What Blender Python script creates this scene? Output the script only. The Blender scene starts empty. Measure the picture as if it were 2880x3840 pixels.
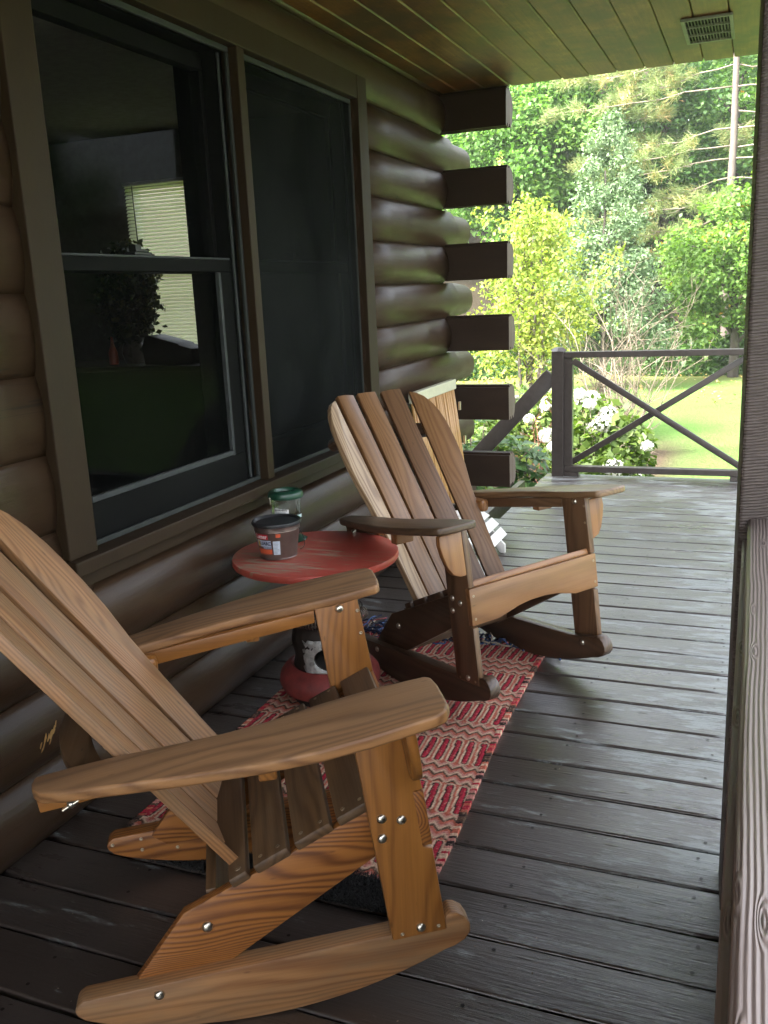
import bpy, bmesh, math, random
import numpy as np
from mathutils import Vector, Matrix

# ------------------------------------------------------------------ camera, sky, sun, exposure
SC = bpy.context.scene
COL = SC.collection
random.seed(7)
RNG = np.random.default_rng(11)

cam_d = bpy.data.cameras.new('camera')
cam = bpy.data.objects.new('camera', cam_d)
COL.objects.link(cam)
def cam_axes(yaw, pitch, roll):
    B = np.array([[1, 0, 0], [0, 0, -1], [0, 1, 0]], float)
    c, s = math.cos(yaw), math.sin(yaw)
    Ry = np.array([[c, s, 0], [-s, c, 0], [0, 0, 1]])
    c, s = math.cos(pitch), math.sin(pitch)
    Rp = np.array([[1, 0, 0], [0, c, -s], [0, s, c]])
    c, s = math.cos(roll), math.sin(roll)
    Rr = np.array([[c, -s, 0], [s, c, 0], [0, 0, 1]])
    return Rr @ Rp @ B @ Ry
_R = cam_axes(0.3899, 0.2369, -0.0454)
_M = Matrix.Identity(4)
for _i in range(3):
    _M[_i][0], _M[_i][1], _M[_i][2] = _R[0][_i], -_R[1][_i], -_R[2][_i]
_M.translation = (0, 0, 1.3)
cam.matrix_world = _M
cam_d.sensor_fit = 'VERTICAL'
cam_d.sensor_height = 36
cam_d.lens = 31.93
cam_d.clip_start = 0.02
cam_d.clip_end = 500
SC.camera = cam

SUN_DIR = Vector((-0.42, -0.50, 0.80)).normalized()
W = bpy.data.worlds.new('World')
SC.world = W
W.use_nodes = True
nt = W.node_tree
nt.nodes.clear()
_sky = nt.nodes.new('ShaderNodeTexSky')
_sky.sky_type = 'NISHITA'
_sky.sun_disc = False
_sky.sun_elevation = math.asin(SUN_DIR.z)
_sky.sun_rotation = math.atan2(SUN_DIR.x, SUN_DIR.y)
_sky.air_density = 1.0
_sky.dust_density = 4.0
_sky.ozone_density = 1.0
_hs = nt.nodes.new('ShaderNodeHueSaturation')          # thin overcast: a paler, nearly white sky
_hs.inputs['Saturation'].default_value = 0.35
_bg = nt.nodes.new('ShaderNodeBackground')
_bg.inputs['Strength'].default_value = 0.15
_wo = nt.nodes.new('ShaderNodeOutputWorld')
nt.links.new(_sky.outputs[0], _hs.inputs['Color'])
nt.links.new(_hs.outputs[0], _bg.inputs['Color'])
nt.links.new(_bg.outputs[0], _wo.inputs[0])

sun_d = bpy.data.lights.new('sun', 'SUN')
sun_d.energy = 2.2
sun_d.angle = math.radians(10)
sun_d.color = (1.0, 0.96, 0.91)
sun = bpy.data.objects.new('sun', sun_d)
COL.objects.link(sun)
sun.rotation_euler = SUN_DIR.to_track_quat('Z', 'Y').to_euler()

SC.view_settings.view_transform = 'Standard'
SC.view_settings.look = 'None'
SC.view_settings.gamma = 1
SC.view_settings.exposure = 3.22
SC.cycles.max_bounces = 8
SC.cycles.diffuse_bounces = 5
SC.cycles.glossy_bounces = 3
SC.cycles.transparent_max_bounces = 16
SC.cycles.caustics_reflective = False
SC.cycles.caustics_refractive = False
SC.cycles.use_denoising = True

# ------------------------------------------------------------------ node helpers
class NB:
    def __init__(s, name):
        s.m = bpy.data.materials.new(name)
        s.m.use_nodes = True
        s.t = s.m.node_tree
        s.t.nodes.clear()
        s.out = s.t.nodes.new('ShaderNodeOutputMaterial')
    def n(s, typ, **kw):
        nd = s.t.nodes.new(typ)
        for k, v in kw.items():
            setattr(nd, k, v)
        return nd
    def set(s, sock, v):
        if hasattr(v, 'is_output'):
            s.t.links.new(v, sock)
        elif isinstance(v, (tuple, list)) and len(v) == 3 and sock.type == 'RGBA':
            sock.default_value = (*v, 1)
        else:
            sock.default_value = v
    def math(s, op, a, b=0.0, c=0.0, clamp=False):
        nd = s.n('ShaderNodeMath', operation=op, use_clamp=clamp)
        s.set(nd.inputs[0], a); s.set(nd.inputs[1], b); s.set(nd.inputs[2], c)
        return nd.outputs[0]
    def vmul(s, v, k):
        nd = s.n('ShaderNodeVectorMath', operation='MULTIPLY')
        s.set(nd.inputs[0], v); nd.inputs[1].default_value = k
        return nd.outputs[0]
    def vadd(s, v, k):
        nd = s.n('ShaderNodeVectorMath', operation='ADD')
        s.set(nd.inputs[0], v); s.set(nd.inputs[1], k)
        return nd.outputs[0]
    def noise(s, v, scale, detail=3, rough=0.55, dist=0.0):
        nd = s.n('ShaderNodeTexNoise')
        s.set(nd.inputs['Vector'], v)
        nd.inputs['Scale'].default_value = scale
        nd.inputs['Detail'].default_value = detail
        nd.inputs['Roughness'].default_value = rough
        nd.inputs['Distortion'].default_value = dist
        return nd.outputs[0], nd.outputs[1]
    def ramp(s, f, stops, interp='LINEAR'):
        nd = s.n('ShaderNodeValToRGB')
        cr = nd.color_ramp
        cr.interpolation = interp
        while len(cr.elements) < len(stops):
            cr.elements.new(0.5)
        for e, (p, c) in zip(cr.elements, stops):
            e.position = p
            e.color = (*c, 1) if isinstance(c, (tuple, list)) else (c, c, c, 1)
        s.set(nd.inputs[0], f)
        return nd.outputs[0]
    def mix(s, f, a, b, blend='MIX'):
        nd = s.n('ShaderNodeMix', data_type='RGBA', blend_type=blend)
        s.set(nd.inputs[0], f); s.set(nd.inputs[6], a); s.set(nd.inputs[7], b)
        return nd.outputs[2]
    def attr(s, name):
        nd = s.n('ShaderNodeAttribute', attribute_name=name)
        return nd
    def geo(s):
        return s.n('ShaderNodeNewGeometry').outputs['Position']
    def bump(s, h, strength=0.3, dist=0.005, normal=None):
        nd = s.n('ShaderNodeBump')
        nd.inputs['Strength'].default_value = strength
        nd.inputs['Distance'].default_value = dist
        s.set(nd.inputs['Height'], h)
        if normal is not None:
            s.set(nd.inputs['Normal'], normal)
        return nd.outputs[0]
    def bsdf(s, color, rough=0.5, normal=None, coat=0.0, metal=0.0, spec=0.5, trans=None, coat_rough=0.2):
        p = s.n('ShaderNodeBsdfPrincipled')
        s.set(p.inputs['Base Color'], color)
        s.set(p.inputs['Roughness'], rough)
        s.set(p.inputs['Metallic'], metal)
        s.set(p.inputs['Specular IOR Level'], spec)
        if coat:
            p.inputs['Coat Weight'].default_value = coat
            p.inputs['Coat Roughness'].default_value = coat_rough
        if normal is not None:
            s.set(p.inputs['Normal'], normal)
            if coat: s.set(p.inputs['Coat Normal'], normal)
        return p.outputs[0]
    def done(s, shader):
        s.t.links.new(shader, s.out.inputs[0])
        return s.m

def mat_plain(name, color, rough=0.5, metal=0.0, var=0.15, nscale=30.0, bump=0.0, coat=0.0, spec=0.5):
    b = NB(name)
    f, _ = b.noise(b.geo(), nscale, 4)
    lo = tuple(c * (1 - var) for c in color); hi = tuple(min(1, c * (1 + var)) for c in color)
    c = b.ramp(f, [(0.3, lo), (0.7, hi)])
    nrm = b.bump(f, bump, 0.003) if bump else None
    r = b.math('MULTIPLY_ADD', f, 0.2, rough - 0.1)
    return b.done(b.bsdf(c, r, nrm, coat, metal, spec))

def mat_wood(name, dark, light, grey=None, greyamt=0.0, rough=0.5, ring=0.5, ringf=430.0, coat=0.0, bump=0.25, fine=0.5, topgrey=0.0):
    """stained timber; 'gc' = (along, across, through) the board in metres"""
    b = NB(name)
    g = b.attr('gc').outputs['Vector']
    w1, _ = b.noise(b.vmul(g, (1.6, 7, 7)), 1.0, 2)
    w2, _ = b.noise(b.vmul(g, (4, 40, 40)), 1.0, 3)
    sep = b.n('ShaderNodeSeparateXYZ'); b.set(sep.inputs[0], g)
    warp = b.math('MULTIPLY_ADD', w1, 0.16, -0.08)
    wy = b.math('ADD', sep.outputs[1], warp)
    wz = b.math('ADD', b.math('ADD', sep.outputs[2], 0.055), b.math('MULTIPLY', w2, 0.004))
    r = b.math('SQRT', b.math('ADD', b.math('MULTIPLY', wy, wy), b.math('MULTIPLY', wz, wz)))
    s = b.math('SINE', b.math('MULTIPLY', r, ringf))
    s = b.math('POWER', b.math('MULTIPLY_ADD', s, 0.5, 0.5), 1.6)
    st, _ = b.noise(b.vmul(g, (6, 260, 260)), 1.0, 3, 0.6)
    bl, _ = b.noise(b.vmul(g, (3, 9, 9)), 1.0, 3)
    f = b.math('ADD', b.math('MULTIPLY', s, ring), b.math('MULTIPLY', st, fine))
    f = b.math('MULTIPLY', f, 1.0 / (ring + fine))
    f = b.math('ADD', f, b.math('MULTIPLY_ADD', bl, 0.5, -0.25), clamp=True)
    c = b.ramp(f, [(0.15, light), (0.5, tuple((x + y) / 2 for x, y in zip(dark, light))), (0.85, dark)])
    if grey:
        bw, _ = b.noise(b.vmul(g, (2.5, 10, 10)), 1.3, 5, 0.65)
        m = b.ramp(bw, [(0.42, 0.0), (0.62, 1.0)])
        k = b.math('MULTIPLY', m, greyamt)
        if topgrey:
            nz = b.n('ShaderNodeSeparateXYZ'); b.set(nz.inputs[0], b.n('ShaderNodeNewGeometry').outputs['Normal'])
            up = b.math('MULTIPLY', b.ramp(nz.outputs[2], [(0.5, 0.0), (0.8, 1.0)]), topgrey)
            k = b.math('MAXIMUM', k, b.math('MULTIPLY', up, b.math('MULTIPLY_ADD', bw, 0.9, 0.35)), clamp=True)
        gcol = b.mix(b.math('MULTIPLY', f, 0.6), grey, tuple(x * 0.55 for x in grey))
        c = b.mix(k, c, gcol)
    # dark knots, few
    vo = b.n('ShaderNodeTexVoronoi', feature='F1'); b.set(vo.inputs['Vector'], b.vmul(g, (2.2, 7, 7)))
    kn = b.ramp(vo.outputs['Distance'], [(0.0, 1.0), (0.05, 0.7), (0.1, 0.0)])
    c = b.mix(b.math('MULTIPLY', kn, 0.6), c, tuple(x * 0.35 for x in dark))
    nr = b.bump(f, bump, 0.0012)
    rr = b.math('MULTIPLY_ADD', st, 0.25, rough - 0.12)
    return b.done(b.bsdf(c, rr, nr, coat, coat_rough=0.35))

M = {}
# the two rockers
M['a_orange'] = mat_wood('wood_stain_orange', (0.165, 0.060, 0.012), (0.31, 0.125, 0.026), rough=0.42, ring=0.35, ringf=600, coat=0.15)
M['a_rail'] = mat_wood('wood_stain_amber', (0.115, 0.036, 0.009), (0.30, 0.115, 0.026), rough=0.45, ring=0.8, ringf=1050, coat=0.12, bump=0.4)
M['a_weather'] = mat_wood('wood_weathered_tan', (0.175, 0.072, 0.025), (0.335, 0.165, 0.062), grey=(0.200, 0.130, 0.072), greyamt=0.55, rough=0.55, ring=0.42, ringf=900)
M['a_arm'] = mat_wood('wood_weathered_arm', (0.15, 0.063, 0.021), (0.32, 0.155, 0.056), grey=(0.200, 0.122, 0.068), greyamt=0.3, topgrey=0.7, rough=0.5, ring=0.6, ringf=360)
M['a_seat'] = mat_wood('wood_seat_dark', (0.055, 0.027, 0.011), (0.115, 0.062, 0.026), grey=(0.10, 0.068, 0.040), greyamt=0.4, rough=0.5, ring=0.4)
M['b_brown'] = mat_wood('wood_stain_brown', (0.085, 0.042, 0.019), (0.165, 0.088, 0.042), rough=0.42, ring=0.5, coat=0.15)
M['b_slat'] = mat_wood('wood_stain_slat', (0.14, 0.063, 0.023), (0.235, 0.118, 0.047), rough=0.42, ring=0.4, coat=0.12)
M['b_slat_dark'] = mat_wood('wood_stain_slat_dark', (0.095, 0.045, 0.020), (0.165, 0.085, 0.040), rough=0.42, ring=0.4, coat=0.12)
M['b_slat_pale'] = mat_wood('wood_stain_slat_pale', (0.20, 0.115, 0.055), (0.40, 0.27, 0.15), rough=0.45, ring=0.8, coat=0.1)
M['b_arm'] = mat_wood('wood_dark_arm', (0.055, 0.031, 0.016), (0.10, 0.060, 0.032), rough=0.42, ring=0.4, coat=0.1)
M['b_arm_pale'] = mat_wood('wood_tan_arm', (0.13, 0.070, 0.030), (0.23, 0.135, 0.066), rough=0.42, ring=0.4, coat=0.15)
M['b_orange'] = mat_wood('wood_stain_honey', (0.17, 0.068, 0.022), (0.30, 0.135, 0.046), rough=0.4, ring=0.45, coat=0.15)
M['b_apron'] = mat_wood('wood_stain_apron', (0.16, 0.066, 0.020), (0.275, 0.128, 0.044), rough=0.38, ring=0.4, coat=0.2)
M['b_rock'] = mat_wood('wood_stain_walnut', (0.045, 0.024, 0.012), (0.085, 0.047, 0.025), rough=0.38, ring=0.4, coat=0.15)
M['steel'] = mat_plain('steel', (0.62, 0.58, 0.48), 0.32, 1.0, 0.1, 80)
M['brass_screw'] = mat_plain('screw_metal', (0.42, 0.34, 0.24), 0.4, 1.0, 0.2, 200)

def mat_paint(name, c0, c1, rough=0.45, bump=0.15, scale=(1, 1, 1), nscale=14, coat=0.0, chips=None, spec=0.5):
    b = NB(name)
    p = b.geo()
    f, _ = b.noise(b.vmul(p, scale), nscale, 5, 0.6)
    g, _ = b.noise(b.vmul(p, scale), nscale * 9, 3, 0.6)
    k = b.math('ADD', b.math('MULTIPLY', f, 0.7), b.math('MULTIPLY', g, 0.3))
    c = b.ramp(k, [(0.3, c0), (0.7, c1)])
    if chips:
        v, _ = b.noise(p, 9.0, 8, 0.72)
        cm = b.ramp(v, [(chips[1], 0.0), (chips[1] + 0.012, 1.0)])
        c = b.mix(cm, c, chips[0])
    nr = b.bump(k, bump, 0.004)
    rr = b.math('MULTIPLY_ADD', f, 0.3, rough - 0.15)
    return b.done(b.bsdf(c, rr, nr, coat, spec=spec))

def mat_log():
    b = NB('log_paint_brown'); p = b.geo()
    f, _ = b.noise(b.vmul(p, (1, 0.25, 1)), 13, 5, 0.6)
    g, _ = b.noise(b.vmul(p, (1, 0.10, 1)), 130, 3, 0.6)
    cr, _ = b.noise(b.vmul(p, (9, 0.5, 9)), 1.0, 4, 0.6)
    mk, _ = b.noise(b.vmul(p, (2, 0.8, 2)), 1.6, 2)
    line = b.math('LESS_THAN', b.math('ABSOLUTE', b.math('SUBTRACT', cr, 0.5)), 0.0035)
    line = b.math('MULTIPLY', line, b.math('GREATER_THAN', mk, 0.56))
    k = b.math('ADD', b.math('MULTIPLY', f, 0.65), b.math('MULTIPLY', g, 0.35))
    c = b.ramp(k, [(0.3, (0.028, 0.0150, 0.0075)), (0.7, (0.050, 0.0280, 0.0150))])
    du, _ = b.noise(p, 3.5, 5, 0.65)
    c = b.mix(b.ramp(du, [(0.52, 0.0), (0.75, 0.35)]), c, (0.075, 0.052, 0.036))
    c = b.mix(line, c, (0.014, 0.010, 0.008))
    ch, _ = b.noise(p, 11.0, 8, 0.72)
    c = b.mix(b.ramp(ch, [(0.745, 0.0), (0.755, 1.0)]), c, (0.36, 0.22, 0.09))
    h = b.math('SUBTRACT', b.math('ADD', k, b.math('MULTIPLY', g, 0.4)), b.math('MULTIPLY', line, 1.5))
    return b.done(b.bsdf(c, b.math('MULTIPLY_ADD', f, 0.30, 0.25), b.bump(h, 0.25, 0.004), spec=0.20))
M['log'] = mat_log()
M['log_end'] = mat_paint('log_end_paint', (0.024, 0.0140, 0.0085), (0.040, 0.0240, 0.0150), 0.55, 0.12, (0.3, 1, 1), 16, spec=0.25)
M['log_grain'] = mat_paint('log_end_grain', (0.075, 0.050, 0.036), (0.14, 0.10, 0.08), 0.65, 0.5, (6, 1, 1), 30)
M['trim'] = mat_paint('trim_paint_brown', (0.020, 0.0112, 0.0048), (0.031, 0.0185, 0.0085), 0.6, 0.12, (1, 1, 0.2), 18, chips=((0.42, 0.27, 0.12), 0.735), spec=0.18)
M['rail_paint'] = mat_paint('railing_paint', (0.036, 0.028, 0.024), (0.062, 0.050, 0.044), 0.38, 0.25, (1, 1, 1), 25)
M['screenframe'] = mat_plain('screen_frame_grey', (0.035, 0.038, 0.035), 0.55, spec=0.15)
M['sash'] = mat_plain('sash_dark', (0.008, 0.008, 0.0075), 0.7, spec=0.06)
M['edge_lit'] = mat_plain('sash_edge_lit', (0.065, 0.07, 0.07), 0.6, spec=0.15)  # lighter grey stands for light caught on the bevelled sash edges
M['white'] = mat_plain('white_paint', (0.62, 0.60, 0.56), 0.5)
M['black_hw'] = mat_plain('black_hardware', (0.015, 0.015, 0.015), 0.4)

def mat_roughsawn():
    b = NB('rough_sawn_post')
    p = b.geo()
    n0, _ = b.noise(b.vmul(p, (3, 3, 3)), 2.0, 2)
    sp = b.n('ShaderNodeSeparateXYZ'); b.set(sp.inputs[0], p)
    z = b.math('ADD', b.math('ADD', sp.outputs[2], b.math('MULTIPLY', sp.outputs[0], -0.10)), b.math('MULTIPLY', n0, 0.02))
    s = b.math('SINE', b.math('MULTIPLY', z, 1100.0))
    f, _ = b.noise(b.vmul(p, (40, 40, 260)), 1.0, 3, 0.6)
    h = b.math('ADD', b.math('MULTIPLY', s, 0.35), f)
    q, _ = b.noise(p, 7.0, 4)
    c = b.ramp(b.math('ADD', b.math('MULTIPLY', f, 0.6), b.math('MULTIPLY', q, 0.4)), [(0.3, (0.062, 0.048, 0.042)), (0.75, (0.125, 0.100, 0.088))])
    return b.done(b.bsdf(c, 0.55, b.bump(h, 0.7, 0.004)))
M['post'] = mat_roughsawn()

def mat_raised(name, axis_scale, c0, c1):
    """weathered painted rail: raised grain running along Y, with a few knots"""
    b = NB(name)
    g = b.attr('gc').outputs['Vector']
    w1, _ = b.noise(b.vmul(g, (2.2, 8, 8)), 1.0, 3)
    vo = b.n('ShaderNodeTexVoronoi', feature='F1'); b.set(vo.inputs['Vector'], b.vmul(g, (1.5, 9, 9)))
    kd = b.ramp(vo.outputs['Distance'], [(0.0, 1.0), (0.28, 0.0)], 'EASE')
    sp = b.n('ShaderNodeSeparateXYZ'); b.set(sp.inputs[0], g)
    y = b.math('ADD', b.math('ADD', sp.outputs[1], b.math('MULTIPLY', w1, 0.012)), b.math('MULTIPLY', kd, 0.010))
    fq, _ = b.noise(b.vmul(g, (1.2, 30, 30)), 1.0, 2)
    s = b.math('SINE', b.math('ADD', b.math('MULTIPLY', y, 1250.0), b.math('MULTIPLY', fq, 7.0)))
    f, _ = b.noise(b.vmul(g, (12, 220, 220)), 1.0, 3, 0.6)
    h = b.math('ADD', b.math('MULTIPLY', s, 0.5), b.math('MULTIPLY', f, 1.0))
    c = b.ramp(b.math('MULTIPLY_ADD', h, 0.5, 0.2), [(0.2, c0), (0.8, c1)])
    kk = b.ramp(vo.outputs['Distance'], [(0.0, 1.0), (0.06, 0.8), (0.09, 0.0)])
    c = b.mix(b.math('MULTIPLY', kk, 0.6), c, (0.05, 0.04, 0.03))
    return b.done(b.bsdf(c, 0.42, b.bump(h, 0.55, 0.002)))
M['cap'] = mat_raised('rail_cap_paint', 1, (0.24, 0.185, 0.16), (0.31, 0.245, 0.215))

def mat_deck():
    b = NB('deck_paint')
    g = b.attr('gc').outputs['Vector']
    p = b.geo()
    sp = b.n('ShaderNodeSeparateXYZ'); b.set(sp.inputs[0], p)
    st, _ = b.noise(b.vmul(g, (7, 150, 1)), 1.0, 4, 0.65)
    bl, _ = b.noise(b.vmul(p, (1, 1, 0)), 3.2, 4, 0.6)
    wp, _ = b.noise(b.vmul(g, (5, 22, 1)), 1.0, 7, 0.75)
    big, _ = b.noise(b.vmul(p, (1.6, 2.6, 0)), 1.5, 3, 0.5)
    ck, _ = b.noise(b.vmul(g, (1.6, 34, 1)), 1.0, 5, 0.62)
    vk = b.n('ShaderNodeTexVoronoi', feature='F1'); b.set(vk.inputs['Vector'], b.vmul(g, (1.3, 6.5, 0)))
    base = b.ramp(b.math('ADD', b.math('MULTIPLY', st, 0.5), b.math('MULTIPLY', bl, 0.5)), [(0.3, (0.020, 0.0132, 0.0098)), (0.72, (0.040, 0.0285, 0.0220))])
    # boards differ a little
    rnd = b.attr('brd').outputs['Fac']
    base = b.mix(b.math('MULTIPLY', rnd, 0.5), base, (0.070, 0.058, 0.052))
    # worn where rain reaches: the open edge and the uncovered end
    ex = b.ramp(sp.outputs[0], [(0.0, 0.0), (1.0, 1.0)])
    edge = b.n('ShaderNodeMapRange'); b.set(edge.inputs[0], sp.outputs[0]); edge.inputs[1].default_value = -0.55; edge.inputs[2].default_value = 0.05
    end = b.n('ShaderNodeMapRange'); b.set(end.inputs[0], sp.outputs[1]); end.inputs[1].default_value = 4.2; end.inputs[2].default_value = 7.0
    wear = b.math('MAXIMUM', edge.outputs[0], end.outputs[0])
    t = b.math('ADD', b.math('ADD', wp, b.math('MULTIPLY_ADD', big, 0.30, -0.16)), b.math('MULTIPLY', wear, 0.15))
    wm = b.ramp(t, [(0.585, 0.0), (0.655, 1.0)])
    wc = b.mix(st, (0.13, 0.15, 0.145), (0.30, 0.32, 0.315))
    c = b.mix(b.math('MULTIPLY', wm, 0.72), base, wc)
    crk = b.math('MULTIPLY', b.math('LESS_THAN', b.math('ABSOLUTE', b.math('SUBTRACT', ck, 0.5)), 0.006), b.math('GREATER_THAN', big, 0.5))
    knt = b.ramp(vk.outputs['Distance'], [(0.0, 1.0), (0.07, 0.6), (0.13, 0.0)])
    c = b.mix(b.math('MULTIPLY', crk, 0.8), c, (0.008, 0.007, 0.006))
    c = b.mix(b.math('MULTIPLY', knt, 0.5), c, (0.018, 0.014, 0.012))
    h = b.math('ADD', b.math('MULTIPLY', st, 0.8), b.math('MULTIPLY', wp, 0.9))
    h = b.math('ADD', b.math('SUBTRACT', h, b.math('MULTIPLY', crk, 1.2)), b.math('MULTIPLY', knt, 0.7))
    rr = b.math('ADD', b.math('MULTIPLY_ADD', b.math('ADD', b.math('MULTIPLY', wp, 0.5), b.math('MULTIPLY', big, 0.5)), 0.55, -0.02), b.math('MULTIPLY', wm, 0.12))
    return b.done(b.bsdf(c, b.math('ADD', rr, 0.08), b.bump(h, 0.42, 0.0035), coat=0.5, coat_rough=0.36, spec=0.7))
M['deck'] = mat_deck()

def mat_ceiling():
    b = NB('pine_ceiling')
    g = b.attr('gc').outputs['Vector']
    rnd = b.attr('brd').outputs['Fac']
    st, _ = b.noise(b.vmul(g, (4, 90, 1)), 1.0, 3, 0.6)
    bl, _ = b.noise(b.vmul(g, (3.2, 6, 1)), 1.0, 5, 0.62)
    vo = b.n('ShaderNodeTexVoronoi', feature='F1'); b.set(vo.inputs['Vector'], b.vmul(g, (2.6, 8, 0)))
    kn = b.ramp(vo.outputs['Distance'], [(0.0, 1.0), (0.09, 0.8), (0.16, 0.0)])
    f = b.math('ADD', b.math('MULTIPLY', st, 0.3), b.math('MULTIPLY', bl, 0.8))
    c = b.ramp(f, [(0.38, (0.026, 0.0095, 0.002)), (0.50, (0.095, 0.038, 0.008)), (0.62, (0.175, 0.080, 0.018)), (0.78, (0.31, 0.175, 0.050))])
    c = b.mix(b.math('MULTIPLY', rnd, 0.45), c, (0.13, 0.055, 0.012))
    mo, _ = b.noise(b.geo(), 2.3, 6, 0.7)
    c = b.mix(b.ramp(mo, [(0.50, 0.0), (0.62, 0.75)]), c, (0.040, 0.026, 0.010))
    c = b.mix(b.math('MULTIPLY', kn, 0.7), c, (0.035, 0.017, 0.006))
    return b.done(b.bsdf(c, 0.45, b.bump(f, 0.15, 0.002)))
M['ceiling'] = mat_ceiling()

def mat_glass(name, tint=(1, 1, 1), gloss=0.12, rough=0.02):
    b = NB(name)
    tr = b.n('ShaderNodeBsdfTransparent'); b.set(tr.inputs[0], tint)
    gl = b.n('ShaderNodeBsdfGlossy'); gl.inputs['Roughness'].default_value = rough
    fr = b.n('ShaderNodeFresnel'); fr.inputs[0].default_value = 1.45
    mx = b.n('ShaderNodeMixShader')
    b.set(mx.inputs[0], b.math('MULTIPLY', fr.outputs[0], gloss * 8, clamp=True))
    b.t.links.new(tr.outputs[0], mx.inputs[1]); b.t.links.new(gl.outputs[0], mx.inputs[2])
    return b.done(mx.outputs[0])
M['pane'] = mat_glass('window_glass', (0.985, 0.995, 0.99), 0.0008)
M['clear'] = mat_glass('clear_plastic', (0.95, 0.97, 0.94), 0.05, 0.06)

def mat_screen(name, alpha, col):
    b = NB(name)
    tr = b.n('ShaderNodeBsdfTransparent')
    df = b.n('ShaderNodeBsdfDiffuse')
    p = b.geo()
    sp = b.n('ShaderNodeSeparateXYZ'); b.set(sp.inputs[0], p)
    n, _ = b.noise(p, 3.0, 4, 0.6)
    c = b.ramp(n, [(0.3, tuple(x * 0.6 for x in col)), (0.7, tuple(x * 1.4 for x in col))])
    b.set(df.inputs[0], c)
    mx = b.n('ShaderNodeMixShader')
    b.set(mx.inputs[0], alpha)
    b.t.links.new(tr.outputs[0], mx.inputs[1]); b.t.links.new(df.outputs[0], mx.inputs[2])
    return b.done(mx.outputs[0])
M['mesh_l'] = mat_screen('insect_mesh', 0.16, (0.010, 0.011, 0.0105))
M['mesh_r'] = mat_screen('insect_mesh_dense', 0.88, (0.0125, 0.0135, 0.013))  # denser mesh, less see-through than the left one

def mat_leaf(name, stops, trans=0.45, rough=0.5, tmul=(1.3, 1.5, 0.6)):
    b = NB(name)
    a = b.attr('lc').outputs['Fac']
    c = b.ramp(a, stops)
    p = b.n('ShaderNodeBsdfPrincipled')
    b.set(p.inputs['Base Color'], c); p.inputs['Roughness'].default_value = rough
    p.inputs['Specular IOR Level'].default_value = 0.35
    t = b.n('ShaderNodeBsdfTranslucent')
    tc = b.mix(1.0, c, tmul, 'MULTIPLY')
    b.set(t.inputs[0], tc)
    mx = b.n('ShaderNodeMixShader'); mx.inputs[0].default_value = trans
    b.t.links.new(p.outputs[0], mx.inputs[1]); b.t.links.new(t.outputs[0], mx.inputs[2])
    return b.done(mx.outputs[0])

# ------------------------------------------------------------------ object helpers
def link(o, parent=None):
    COL.objects.link(o)
    if parent is not None:
        o.parent = parent
    return o
def tag(o, label=None, cat=None, group=None, kind=None):
    if label: o['label'] = label
    if cat: o['category'] = cat
    if group: o['group'] = group
    if kind: o['kind'] = kind
    return o
def empty(name, loc=(0, 0, 0), rot=(0, 0, 0)):
    o = bpy.data.objects.new(name, None)
    o.location = loc; o.rotation_euler = rot
    o.empty_display_size = 0.1
    return link(o)
def mesh_obj(name, bm, mat, parent=None, smooth=False):
    me = bpy.data.meshes.new(name)
    bm.to_mesh(me); bm.free()
    for m in (mat if isinstance(mat, (list, tuple)) else [mat]):
        me.materials.append(m)
    if smooth:
        me.polygons.foreach_set('use_smooth', [True] * len(me.polygons))
    return link(bpy.data.objects.new(name, me), parent)
def smooth_by_angle(o, deg=40):
    me = o.data
    bm = bmesh.new(); bm.from_mesh(me)
    lim = math.radians(deg)
    for f in bm.faces: f.smooth = True
    for e in bm.edges:
        e.smooth = not (len(e.link_faces) == 2 and e.calc_face_angle(0) > lim)
    bm.to_mesh(me); bm.free()
    return o
def bm_box(bm, x0, x1, y0, y1, z0, z1, mat=0, bevel=0.0, matrix=None):
    vs = [bm.verts.new((x, y, z)) for x in (x0, x1) for y in (y0, y1) for z in (z0, z1)]
    idx = [(0, 1, 3, 2), (4, 6, 7, 5), (0, 4, 5, 1), (2, 3, 7, 6), (0, 2, 6, 4), (1, 5, 7, 3)]
    fs = []
    for q in idx:
        f = bm.faces.new([vs[i] for i in q]); f.material_index = mat; fs.append(f)
    if matrix is not None:
        bmesh.ops.transform(bm, matrix=matrix, verts=vs)
    if bevel:
        es = list({e for f in fs for e in f.edges})
        bmesh.ops.bevel(bm, geom=es, offset=bevel, segments=2, profile=0.5, affect='EDGES', clamp_overlap=True)
def box(name, x0, x1, y0, y1, z0, z1, mat, parent=None, bevel=0.003):
    bm = bmesh.new(); bm_box(bm, x0, x1, y0, y1, z0, z1, 0, bevel)
    bmesh.ops.recalc_face_normals(bm, faces=bm.faces)
    o = mesh_obj(name, bm, mat, parent)
    add_gc(o)
    return o
def add_gc(o, O=None, ea=None, eb=None, en=None, off=None):
    """grain coordinates of a board: along its longest side unless told"""
    me = o.data
    co = np.empty(len(me.vertices) * 3); me.vertices.foreach_get('co', co); co = co.reshape(-1, 3)
    if ea is None:
        ext = co.max(0) - co.min(0); order = np.argsort(-ext)
        E = np.eye(3); ea, eb, en = E[order[0]], E[order[1]], E[order[2]]
        O = (co.max(0) + co.min(0)) / 2
    if off is None:
        off = RNG.uniform(-1, 1, 3) * np.array([3.0, 0.05, 0.015])
    d = co - np.asarray(O, float)
    g = np.stack([d @ np.asarray(ea, float), d @ np.asarray(eb, float), d @ np.asarray(en, float)], 1) + off
    at = me.attributes.new('gc', 'FLOAT_VECTOR', 'POINT')
    at.data.foreach_set('vector', g.astype(np.float32).ravel())
    return o
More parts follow.
